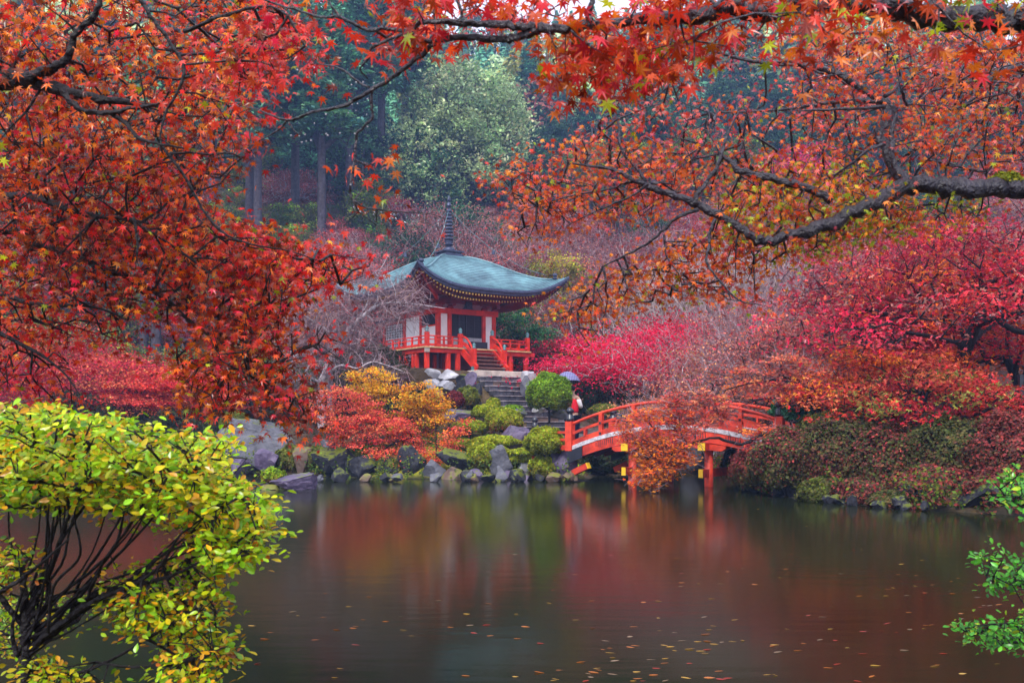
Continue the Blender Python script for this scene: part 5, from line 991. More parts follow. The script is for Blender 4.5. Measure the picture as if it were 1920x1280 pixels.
wt = region_tree('weeping_tree', 'leafless weeping tree with white limbs reaching before the hall roof', 'bare tree', P(605, 810, 40.5), [([P(603, 812, 40.5), P(602, 740, 40.5), P(612, 690, 40.6), P(632, 650, 40.8), P(655, 618, 41), P(690, 585, 41.3), P(712, 570, 41.5)], [.17, .15, .14, .12, .10, .075, .05]), ([P(628, 806, 41), P(618, 740, 41), P(622, 680, 41), P(618, 640, 41), P(640, 600, 41.2)], [.12, .11, .09, .07, .04]),
    ([P(712, 570, 41.5), P(745, 567, 41.8), P(790, 572, 42), P(835, 578, 42)], [.045, .035, .025, .01]), ([P(690, 583, 41.3), P(708, 562, 41.5), P(708, 520, 41.5), P(728, 478, 41.5)], [.05, .03, .02, .008]), ([P(668, 605, 41), P(688, 570, 41), P(688, 545, 41), P(655, 520, 41)], [.035, .03, .015, .008]),
    ([P(640, 640, 40.8), P(600, 610, 40.4), P(570, 590, 40.2), P(545, 560, 40)], [.05, .035, .025, .01]), ([P(606, 720, 40.4), P(575, 700, 39.8), P(585, 675, 39.6), P(560, 662, 39.5), P(540, 690, 39.5)], [.06, .045, .035, .025, .008]), ([P(612, 700, 40.5), P(640, 685, 40), P(670, 690, 39.8), P(700, 678, 39.8), P(740, 690, 39.9), P(765, 700, 40)], [.05, .04, .03, .025, .015, .006]),
    ([P(655, 618, 41), P(680, 625, 41), P(705, 650, 41), P(715, 690, 41)], [.04, .025, .015, .006])],
    [([(525, 560), (640, 535), (700, 500), (760, 535), (800, 540), (800, 565), (790, 585), (750, 600), (700, 620), (560, 650)], 150, 0, 39.6, 42, PINKD, None, 1), ([(530, 640), (700, 620), (760, 690), (740, 720), (540, 730)], 90, 0, 39.4, 41.5, PINKD, None, 1)], rg, 'bark_pale', 'leaf_soft', .05, QUAD, np.array([.3, .3, .25]), .006, group='', seg=.4, sliver=(6500, .5, 'twig_pink', -.5), sag=.04)
# small tiled roof half hidden by the maples at the right, bamboo rail
pv_ = thing('garden_pavilion', 'grey tiled pavilion roof half hidden by crimson leaves at the right', 'pavilion', (GX(1868, 36), 36, hz(GX(1868, 36), 36) - .2)); z0 = H + (HY - 604) / F * 36 - pv_.location[2]
e = MB(); hw = 1.35
e.add([(-hw, -1, z0), (hw, -1, z0), (hw, 0, z0 + .5), (-hw, 0, z0 + .5), (-hw, 1, z0), (hw, 1, z0), (-hw, -1, z0 - .08), (hw, -1, z0 - .08), (hw, 1, z0 - .08), (-hw, 1, z0 - .08)], [[0, 1, 2, 3], [3, 2, 5, 4], [9, 8, 7, 6], [0, 6, 7, 1], [4, 5, 8, 9], [0, 3, 4], [0, 4, 9, 6], [1, 5, 2], [1, 7, 8, 5]]); o = e.build('roof', 'roof_tile'); o.parent = pv_
e = MB()
for k in range(14): x = -hw + .1 + k * .2; beam(e, (x, -1.02, z0 + .03), (x, 0, z0 + .53), .06, .05)
o = e.build('tile_row', 'roof_tile'); o.parent = pv_; o['kind'] = 'stuff'
for sx in (-1, 1):
    for sy in (-1, 1): e = MB(); box(e, (sx * 1.1 - .07, sy * .8 - .07, 0), (sx * 1.1 + .07, sy * .8 + .07, z0)); o = e.build('post', 'bark_dark'); o.parent = pv_
e = MB(); box(e, (-1.03, .7, 0), (1.03, .78, z0 - .1)); o = e.build('wall', 'wood_weathered'); o.parent = pv_
fc_ = thing('garden_rail', 'dark post and rail barrier at the right edge of the bank', 'rail', tuple(P(1915, 812, 25.5)))
e = MB(); beam(e, P(1914, 815, 25.5), P(1914, 702, 25.5), .10, .10, up=(1, 0, 0)); e.build('post', 'black_metal', fc_)
e = MB(); tube(e, [P(1868, 778, 25.8), P(1940, 776, 25.3)], .04, 8); e.build('rail', 'black_metal', fc_, smooth=True); e = MB(); beam(e, P(1872, 812, 25.8), P(1872, 778, 25.8), .08, .08, up=(1, 0, 0)); e.build('post', 'black_metal', fc_)
# undergrowth on the banks
rng = np.random.default_rng(77); n = 26000; x = rng.uniform(-24, 22, n); y = rng.uniform(21, 60, n); d = pond_dist(x, y); u_, t_ = uv_of(x, y)
k = (d > .15) & ~((np.abs(u_) < 4.4) & (t_ < 5.2) & (t_ > -4)) & ~((np.abs(u_ + .45) < 1.9) & (t_ > 4.5) & (t_ < 10.2)) & ~((x > .8) & (x < 9) & (y > 38.2) & (y < 44)); x, y, d = x[k], y[k], d[k]; n = len(x)
isl = (x > -6) & (x < 2.6) & (y < 39.5); z = height(x, y) + .04 + .08 * rng.random(n); cols = np.where(isl[:, None], pick(YG + BR, n, rng), pick([(.05, .06, .015), (.09, .04, .02), (.035, .05, .012), (.16, .05, .02)], n, rng))
e = MB(); add_leaves(e, np.stack([x, y, z], 1), rots(np.array([0, -.5, 1.]) + rng.normal(size=(n, 3)) * .6, rng), .10 + .10 * rng.random(n), cols, QUAD); tag(e.build('ground_cover', 'leaf_soft'), 'moss tufts, fallen leaves and low plants on the banks', None, None, 'stuff')

# plants that creep over the waterline stones
for seed, x0, x1, nm, lb, n0 in ((5, -11.5, 2.2, 'shore_plants', 'ferns, moss and trailing plants creeping over the island stones', 16000), (6, 6.4, 10.8, 'shore_plants', 'trailing leaves and moss along the right bank waterline', 16000)):
    rng = np.random.default_rng(seed); n = n0 * 6; x = rng.uniform(x0, x1, n); y = rng.uniform(19, 38, n); d = pond_dist(x, y); kx = (d > -.25) & (d < 1.1) & (np.sin(x * 5.1) + np.sin(x * 2.3 + seed) + np.sin(x * 11.7) > .1); x, y = x[kx][:n0], y[kx][:n0]; n = len(x)
    z = .06 + .75 * rng.random(n) ** 1.6 + .12 * np.sin(x * 7); pal = [(.05, .10, .015), (.10, .16, .015), (.16, .18, .015), (.03, .05, .012)] + ([] if seed == 5 else [(.30, .05, .04), (.20, .06, .04), (.14, .04, .03)])
    e = MB(); add_leaves(e, np.stack([x, y - .12, z], 1), rots(np.array([0, -.8, .8]) + rng.normal(size=(n, 3)) * .7, rng), .05 + .07 * rng.random(n), pick(pal, n, rng), QUAD); tag(e.build(nm, 'leaf_soft'), lb, None, None, 'stuff')

# ------------------------------------------------------------------ foreground maples and bushes on the near banks
def PL(pts, Y0, Y1=None): n = len(pts); Y1 = Y0 if Y1 is None else Y1; return [P(x, y, Y0 + (Y1 - Y0) * i / max(1, n - 1)) for i, (x, y) in enumerate(pts)]
def RR(px0, px1, Y): return [px0 / 2 / F * Y, px1 / 2 / F * Y]
OR_ = [(.68, .13, .008), (.64, .07, .010), (.46, .03, .010), (.68, .20, .010)]; RD_ = [(.62, .020, .016), (.50, .012, .035), (.66, .05, .03)]; DK_ = [(.16, .018, .010), (.22, .045, .010), (.10, .012, .010)]; GN_ = [(.32, .36, .012), (.22, .30, .012)]
mixA = OR_ + RD_ + DK_ + GN_[:1]; wA = [6, 5, 3, 4.5, 2, 1.5, 2, 3, 3.5, 2, .9]; wB = [3, 4, 4, 2, 3, 3, 2, 5, 5, 3, .6]; wC = [1, 2, 1, .5, 5, 3, 6, 1, 1, .5, .3]
rg = np.random.default_rng(51)
lx = GX(-330, 4.2)
region_tree('maple_tree', 'big foreground maple at the left, dense orange and dark red leaves on black limbs', 'maple', (lx, 4.4, hz(lx, 4.4)),
    [([(lx, 4.4, hz(lx, 4.4) - .1), (lx - .05, 4.4, 1.2), (lx, 4.35, 2.2)] + PL([(-330, 330), (-300, 200)], 4.3, 4.2), [.13, .12, .11, .09, .07]),
     (PL([(-300, 260), (-150, 170), (0, 150), (60, 150), (130, 175), (220, 190), (300, 200)], 4.3, 4.0), [.05, .046, .04, .034, .022, .015, .006]), (PL([(50, 148), (90, 130), (125, 112), (145, 60), (180, 25), (195, -30)], 4.1, 4.0), [.022, .02, .017, .014, .012, .01]),
     (PL([(118, 172), (150, 205), (200, 212), (250, 203), (300, 195)], 4.05, 3.9), [.014, .012, .010, .008, .004]), (PL([(205, 210), (235, 230), (262, 260), (310, 272), (345, 278)], 4.0, 3.8), [.01, .008, .007, .005, .003]), (PL([(250, -20), (290, 40), (325, 90), (345, 140), (310, 215), (298, 268)], 3.9, 3.8), [.009, .008, .007, .006, .005, .003]),
     (PL([(-320, 420), (-120, 400), (0, 430), (60, 450), (150, 485), (215, 510), (245, 520), (310, 560), (355, 602)], 5.2, 4.9), [.04, .032, .026, .022, .019, .016, .014, .011, .009]), (PL([(352, 600), (400, 632), (450, 668), (475, 690), (500, 745)], 4.9, 4.5), [.011, .009, .007, .006, .003]),
     (PL([(-60, 365), (60, 368), (150, 400), (240, 412), (290, 440)], 4.8, 4.4), [.02, .018, .013, .009, .005]), (PL([(-200, 500), (0, 552), (80, 572), (170, 574), (240, 600)], 5.2, 4.8), [.03, .016, .010, .007, .004]), (PL([(-260, 640), (-100, 600), (30, 640), (110, 690), (150, 740)], 5.2, 4.8), [.03, .02, .010, .006, .003]), (PL([(250, 408), (258, 450), (256, 490)], 4.1), [.007, .005, .003]),
     (PL([(345, 60), (420, 30), (500, 12), (540, 30)], 3.4, 3.1), [.008, .006, .004, .003]), (PL([(300, 270), (345, 330), (400, 420), (460, 455), (540, 470), (600, 490)], 4.0, 4.0), [.006, .006, .005, .004, .003, .002])],
    [([(-60, -40), (300, -40), (470, -30), (560, 0), (480, 120), (440, 200), (430, 290), (390, 330), (300, 300), (0, 300), (-60, 200)], 724, 8, 3.95, 6.15, mixA, wA, 1), ([(0, 40), (200, 30), (420, 60), (440, 250), (300, 330), (0, 300)], 181, 6, 4.15, 5.95, mixA, wA, 1.05), ([(-40, 280), (380, 300), (400, 400), (380, 440), (-40, 470)], 530, 8, 4.35, 6.35, mixA, wB, 1),
     ([(-40, 440), (400, 420), (520, 450), (560, 520), (520, 600), (300, 600), (100, 560), (-40, 560)], 585, 8, 4.35, 6.15, mixA, wB, 1), ([(400, 430), (560, 450), (650, 480), (640, 510), (580, 560), (500, 600), (440, 520)], 181, 8, 4.35, 5.55, mixA, wC, 1),
     ([(470, 30), (560, 25), (588, 70), (560, 120), (520, 135), (480, 110)], 47, 8, 3.06, 3.85, mixA, wC, 1.0), ([(420, 90), (500, 100), (520, 140), (440, 200)], 31, 7, 3.37, 4.35, mixA, wC, 1), ([(380, 570), (540, 590), (575, 680), (590, 790), (570, 820), (520, 790), (480, 730), (420, 690), (360, 640)], 181, 8, 4.15, 5.35, mixA, wB, 1),
     ([(560, 600), (650, 620), (660, 660), (600, 700)], 19, 4, 4.35, 4.75, mixA, wC, .9), ([(330, 640), (430, 680), (430, 790), (380, 770), (330, 700)], 84, 7, 4.35, 5.55, mixA, wA, 1), ([(-20, 560), (250, 570), (240, 640), (120, 660), (-20, 680)], 153, 7, 4.95, 6.35, mixA, wC, .95), ([(-10, 650), (100, 650), (170, 720), (170, 790), (90, 770), (-10, 740)], 71, 6, 4.95, 6.15, mixA, wC, .95), ([(430, 200), (480, 200), (470, 300), (400, 400), (390, 300)], 36, 4, 4.35, 5.15, mixA, wB, .95),
     ([(540, 480), (700, 480), (720, 520), (600, 540)], 19, 5, 4.15, 4.55, mixA, wC, .9)],
    rg, 'bark_dark', 'leaf_wet', .029, STAR, np.array([.085, .085, .055]), .0018, indiv=300, group='foreground maples', seg=.12, up=.75, flatn=.75, jitc=.3, face=(0, 0, -.9), rmax=.006)
# maple over the right half, on a limb grown with moss
mixR = [(.62, .11, .012), (.58, .055, .018), (.46, .035, .02), (.66, .20, .012), (.60, .12, .10), (.45, .06, .09)] + GN_; wR = [5, 4, 3, 3, 2, 1.5, .25, .25]; wG = [4, 2, 1, 4, 1, .3, 3, 3]; wP = [2, 3, 2, 1, 3, 3, .3, .1]
rg = np.random.default_rng(52); bx = 4.75
region_tree('maple_tree', 'foreground maple at the right with a thick mossy limb and sparse orange leaves', 'maple', (bx, 6.8, hz(bx, 6.8)),
    [([(bx, 6.8, hz(bx, 6.8) - .1), (bx - .05, 6.8, 1.3), (bx + .05, 6.8, 2.3), (bx, 6.75, 3.2), (bx - .1, 6.8, 4.6)], [.18, .16, .15, .13, .07]),
     ([(bx - .02, 6.8, 2.8)] + PL([(2080, 345), (1990, 352), (1920, 355), (1850, 354), (1760, 350), (1700, 352), (1620, 388), (1540, 425), (1470, 445), (1415, 455)], 6.6, 6.3), [.09, .08, .072, .068, .062, .058, .055, .047, .042, .033, .022]),
     (PL([(1700, 350), (1680, 315), (1650, 262), (1655, 235), (1672, 205), (1640, 178), (1600, 155), (1540, 128), (1480, 120), (1410, 115), (1340, 98), (1280, 84)], 6.5, 7.2), [.04, .036, .034, .034, .036, .03, .026, .022, .017, .013, .008, .005]),
     (PL([(1690, 330), (1674, 300), (1672, 250), (1680, 215)], 6.45, 6.5), [.018, .018, .017, .014]), (PL([(1560, 375), (1510, 352), (1450, 335), (1390, 322), (1372, 305), (1350, 288)], 6.4, 6.6), [.025, .026, .025, .022, .018, .010]),
     (PL([(1430, 452), (1390, 430), (1350, 405), (1300, 380), (1240, 358), (1200, 342), (1150, 318), (1110, 312), (1065, 305)], 6.3, 6.8), [.026, .028, .028, .026, .022, .018, .013, .009, .005]),
     (PL([(1305, 382), (1308, 365), (1340, 320), (1352, 290), (1365, 250), (1385, 210)], 6.4, 6.5), [.016, .014, .012, .011, .008, .004]), (PL([(1310, 393), (1270, 408), (1240, 435), (1205, 462), (1170, 480), (1130, 500)], 6.4, 6.6), [.014, .012, .010, .009, .007, .004]), (PL([(1245, 440), (1250, 480), (1275, 520), (1280, 560)], 6.5), [.006, .005, .003, .002]),
     (PL([(1240, 345), (1180, 342), (1140, 355), (1060, 370), (980, 395)], 6.6, 6.9), [.012, .010, .007, .005, .003]), (PL([(1215, 346), (1180, 370), (1120, 395), (1070, 420)], 6.5, 6.7), [.009, .007, .005, .003]), (PL([(1330, 460), (1325, 490), (1345, 520), (1385, 562), (1430, 572)], 6.2, 6.0), [.009, .008, .007, .005, .003]), (PL([(1340, 410), (1330, 440), (1330, 470)], 6.3), [.012, .010, .009]),
     (PL([(1212, 340), (1190, 310), (1165, 280), (1160, 240), (1148, 190)], 6.6, 6.8), [.014, .012, .010, .006, .003]), (PL([(1655, 192), (1600, 190), (1540, 195), (1480, 205), (1400, 210), (1330, 212)], 6.7, 7.0), [.014, .013, .012, .010, .007, .004]), (PL([(1660, 200), (1580, 205), (1500, 208)], 6.6, 6.4), [.012, .010, .005]),
     (PL([(1660, 180), (1680, 165), (1690, 130), (1670, 90), (1655, 60)], 6.6, 6.9), [.014, .012, .009, .006, .004]), (PL([(1562, 140), (1562, 110), (1548, 80), (1535, 50)], 6.7), [.012, .010, .008, .004]), (PL([(1563, 115), (1600, 95), (1640, 70)], 6.7), [.008, .006, .003]), (PL([(1690, 170), (1700, 195), (1720, 190), (1760, 160)], 6.6, 6.9), [.012, .010, .008, .004]),
     (PL([(1420, 125), (1480, 115), (1545, 140)], 6.9, 6.8), [.010, .009, .007]), (PL([(2060, 180), (1920, 130), (1860, 150), (1810, 200)], 7.2, 7), [.03, .03, .026, .012]), (PL([(1660, 270), (1630, 280), (1605, 300)], 6.4), [.013, .011, .007]), (PL([(1850, 325), (1780, 305), (1740, 270)], 6.8, 7.2), [.012, .009, .005])],
    [([(1480, 60), (1960, 40), (1960, 340), (1720, 335), (1680, 260), (1600, 300), (1520, 330), (1500, 180)], 886, 7, 6.40, 8.80, mixR, wR, 1), ([(1140, 90), (1300, 70), (1480, 70), (1480, 110), (1350, 150), (1200, 180)], 47, 5, 7.00, 8.00, mixR, wP, .95), ([(1130, 200), (1280, 190), (1520, 180), (1560, 215), (1400, 240), (1300, 290), (1130, 310), (1100, 260)], 106, 6, 6.60, 7.80, mixR, wP, 1),
     ([(905, 345), (1010, 285), (1120, 250), (1300, 290), (1340, 320), (1300, 370), (1180, 420), (1040, 410), (960, 370), (920, 370)], 328, 7, 6.50, 7.80, mixR, wR, 1), ([(1240, 250), (1420, 250), (1500, 290), (1500, 330), (1360, 400), (1260, 350)], 100, 6, 6.60, 7.60, mixR, wR, 1), ([(940, 390), (1080, 370), (1100, 400), (1000, 470), (955, 455)], 57, 6, 6.80, 7.60, mixR, wR, 1),
     ([(1380, 330), (1560, 300), (1740, 340), (1700, 400), (1580, 450), (1440, 500), (1340, 450), (1340, 400)], 471, 7, 6.30, 7.80, mixR, wG, 1), ([(1480, 430), (1700, 380), (1880, 385), (1800, 430), (1640, 450), (1540, 480), (1500, 480)], 156, 7, 6.60, 7.60, mixR, wG, 1), ([(1240, 430), (1360, 440), (1440, 470), (1440, 520), (1340, 560), (1260, 520)], 128, 7, 6.40, 7.30, mixR, wR, 1),
     ([(1010, 590), (1100, 540), (1200, 480), (1300, 500), (1330, 560), (1240, 560), (1130, 590), (1050, 610)], 143, 7, 6.50, 7.40, mixR, [5, 2, 1, 5, 1, 0, .6, .2], 1), ([(1060, 600), (1150, 600), (1130, 650), (1080, 660)], 15, 5, 6.70, 7.20, mixR, wR, .9), ([(1300, 520), (1430, 560), (1440, 575), (1380, 575)], 15, 6, 6.40, 6.70, mixR, wR, 1), ([(1130, 180), (1200, 170), (1250, 180), (1150, 230)], 22, 5, 6.90, 7.30, mixR, wP, 1)],
    rg, 'bark_wet', 'leaf_wet', .031, STAR, np.array([.10, .10, .055]), .0024, indiv=300, group='foreground maples', seg=.16, up=.8, flatn=.8, jitc=.26, face=(0, 0, -.8), rmax=.009)
ms = bush(1892, 338, 62, 34, 6.52, [(.20, .22, .01), (.12, .15, .01), (.28, .26, .02)], 'cushion of yellow green moss on the thick limb at the right edge', 2600, .018, 95, name='moss_cushion', cat='moss', group='', lump=.2, flat=.8)
# heavy wet limb crossing the top
rg = np.random.default_rng(53); tx = 2.55; mixT = [(.60, .035, .014), (.62, .075, .012), (.50, .018, .03), (.64, .16, .012), (.30, .03, .012)] + GN_; wT = [5, 4, 3, 2, 2, .6, .4]
tw_ = region_tree('maple_tree', 'foreground maple whose black wet limb crosses the top of the view with scarlet leaves', 'maple', (tx, 2.75, hz(tx, 2.75)),
    [([(tx, 2.75, -.0), (tx + .05, 2.75, 1.0), (tx - .02, 2.72, 2.0), (tx - .1, 2.7, 2.6), (tx - .3, 2.65, 2.92)], [.10, .085, .075, .06, .045]),
     ([(tx - .12, 2.7, 2.75)] + PL([(2180, 60), (2050, 45), (1920, 40), (1840, 34), (1740, 27), (1660, 12), (1560, 8), (1470, 16), (1400, 20), (1360, 16), (1310, 30), (1210, 36), (1110, 50), (1040, 55), (1005, 54)], 2.65, 2.55), [.05, .042, .038, .036, .034, .032, .03, .026, .024, .022, .020, .019, .015, .0125, .012, .012]),
     (PL([(1010, 56), (970, 68), (935, 74), (870, 70), (820, 80), (790, 104), (745, 138), (695, 171), (640, 200), (585, 210), (548, 225), (510, 217), (478, 204), (448, 200)], 2.55, 2.8), [.011, .0105, .0098, .0085, .0078, .0068, .006, .0055, .005, .0042, .0038, .0028, .0018, .001]),
     (PL([(1005, 54), (940, 47), (870, 44), (795, 41), (770, 58), (730, 75), (696, 90), (690, 110), (676, 130), (690, 148)], 2.55, 2.7), [.011, .0095, .0085, .0065, .0045, .004, .0036, .0032, .0028, .0015]), (PL([(808, 80), (785, 70), (765, 60), (720, 54), (690, 56), (635, 33), (600, 32), (552, 18), (500, 2), (470, -15)], 2.58, 2.8), [.006, .006, .0055, .005, .0048, .004, .0036, .003, .0024, .002]),
     (PL([(636, 32), (618, 5), (612, -20)], 2.7), [.003, .002, .0015]), (PL([(722, 54), (706, 20), (695, -10)], 2.65), [.0025, .002, .0015]), (PL([(697, 172), (697, 200), (698, 221), (680, 240), (668, 254), (665, 300), (657, 345), (658, 368), (668, 380), (690, 390), (750, 397), (800, 400), (833, 410)], 2.72, 2.8), [.0045, .0042, .004, .004, .004, .0034, .003, .003, .0025, .0022, .0018, .0015, .001]),
     (PL([(540, 226), (520, 245), (490, 262), (462, 279)], 2.82, 2.9), [.003, .0026, .002, .0012]), (PL([(540, 224), (548, 240), (560, 252), (566, 243)], 2.8), [.0024, .002, .0016, .0012]), (PL([(530, 205), (505, 188), (490, 172)], 2.85), [.002, .0016, .001]), (PL([(665, 378), (663, 392), (668, 405)], 2.8), [.002, .0015, .001]),
     (PL([(693, 165), (670, 152), (640, 130), (610, 122), (580, 120)], 2.7, 2.8), [.003, .0028, .0026, .0022, .001]), (PL([(1118, 48), (1103, 30), (1110, 5), (1120, -20)], 2.55), [.009, .008, .007, .006]), (PL([(862, 42), (865, 20), (850, -10)], 2.55), [.005, .004, .003]), (PL([(1070, 58), (1100, 82), (1125, 98)], 2.5), [.003, .0022, .0012]), (PL([(1030, 60), (1035, 75), (1042, 90)], 2.5), [.002, .0015, .001]), (PL([(1300, 50), (1302, 90), (1300, 130)], 2.4), [.0025, .002, .001])],
    [([(715, 60), (760, -30), (1080, -30), (1070, 25), (1000, 48), (830, 50), (790, 100), (690, 110)], 68, 6, 2.52, 3.02, mixT, wT, 1), ([(1025, 62), (1130, 58), (1330, 62), (1345, 120), (1290, 140), (1230, 130), (1180, 190), (1140, 170), (1060, 172), (1025, 165), (1035, 110)], 92, 7, 2.47, 3.02, mixT, wT, 1), ([(1180, -30), (1520, -30), (1520, 8), (1400, 12), (1190, 26)], 44, 6, 2.42, 2.92, mixT, wT, 1),
     ([(1430, 20), (1680, 25), (1640, 60), (1540, 90), (1460, 80)], 26, 5, 2.22, 2.62, mixT, [3, 4, 1, 3, 2, 1, .7], 1), ([(1680, 40), (1950, 60), (1950, 110), (1820, 90), (1720, 70)], 13, 4, 2.32, 2.72, mixT, [3, 4, 1, 3, 2, 2, 2], 1), ([(1600, -30), (1960, -30), (1960, 20), (1760, 12), (1640, -10)], 33, 5, 2.42, 2.92, mixT, [2, 4, 1, 4, 2, 1.5, 1], 1), ([(640, 320), (740, 290), (750, 360), (690, 375), (640, 350)], 8, 2.2, 2.77, 3.02, mixT, [4, 4, 0, 3, 1, 0, 0], .8),
     ([(600, 395), (780, 395), (800, 420), (640, 440)], 8, 2, 2.82, 3.02, mixT, wT, .8), ([(440, 190), (520, 205), (500, 270), (430, 240)], 8, 3, 2.82, 3.12, mixT, wT, .85), ([(1340, 60), (1440, 60), (1400, 100), (1350, 90)], 9, 3, 2.42, 2.82, mixT, wT, .9)],
    rg, 'bark_wet', 'leaf_wet', .033, STAR, np.array([.05, .05, .035]), .0010, indiv=300, group='foreground maples', seg=.06, up=.7, flatn=.8, jitc=.24, face=(0, 0, -1.1), rmax=.005)
# beads of rain under the bare twigs
rg = np.random.default_rng(8); m = bpy.data.materials.new('rain_drop'); m.use_nodes = True; b = m.node_tree.nodes['Principled BSDF']; b.inputs['Base Color'].default_value = (.9, .92, 1, 1); b.inputs['Roughness'].default_value = .05; b.inputs['Transmission Weight'].default_value = .55; b.inputs['IOR'].default_value = 1.33; MATS['rain_drop'] = m
e = MB(); v0, f0 = rock_mesh((1, 1, 1), 1, 0, 1)
for path, Y0, n in (([(668, 380), (690, 390), (750, 397), (800, 400), (833, 410)], 2.8, 26), ([(697, 200), (668, 254), (657, 345)], 2.75, 6), ([(540, 225), (585, 212), (640, 202), (695, 173)], 2.8, 9), ([(562, 120), (600, 124), (640, 132), (690, 150)], 2.75, 12), ([(560, 250), (600, 250), (650, 240)], 2.8, 8)):
    c = catmull([P(x, y, Y0) for x, y in path], 8)
    for k in range(n): p = c[rg.integers(len(c))] + np.array([rg.normal() * .01, rg.normal() * .01, -.006 - abs(rg.normal()) * .012]); e.add(v0 * (.0016 + .0009 * rg.random()) + p, f0)
o = e.build('rain_drops', 'rain_drop', tw_, smooth=True, kind='stuff')

# yellow green enkianthus at the lower left, green bush at the lower right
LG = [(.20, .42, .010), (.30, .46, .010), (.42, .46, .010), (.55, .42, .010), (.62, .30, .010), (.45, .12, .010), (.12, .28, .012)]; rg = np.random.default_rng(54)
XS = []
for k in range(20):
    r_ = np.random.default_rng(900 + k); ex = 20 + 470 * r_.random(); ey = 800 + 170 * r_.random() + .10 * ex; sx = 45 + 12 * r_.normal(); sy = 1130 + 110 * r_.random(); c1 = (sx + (ex - sx) * .22 + 14 * r_.normal(), sy - (sy - ey) * .16); c2 = (sx + (ex - sx) * .52 + 16 * r_.normal(), sy - (sy - ey) * .42); c3 = (sx + (ex - sx) * .8 + 14 * r_.normal(), sy - (sy - ey) * .72)
    w_ = .0036 + .003 * r_.random(); XS.append((PL([(sx, sy), c1, c2, c3, (ex, ey)], 3.4, 3.1 + .5 * r_.random()), [w_ * 1.3, w_, w_ * .8, w_ * .55, w_ * .3]))
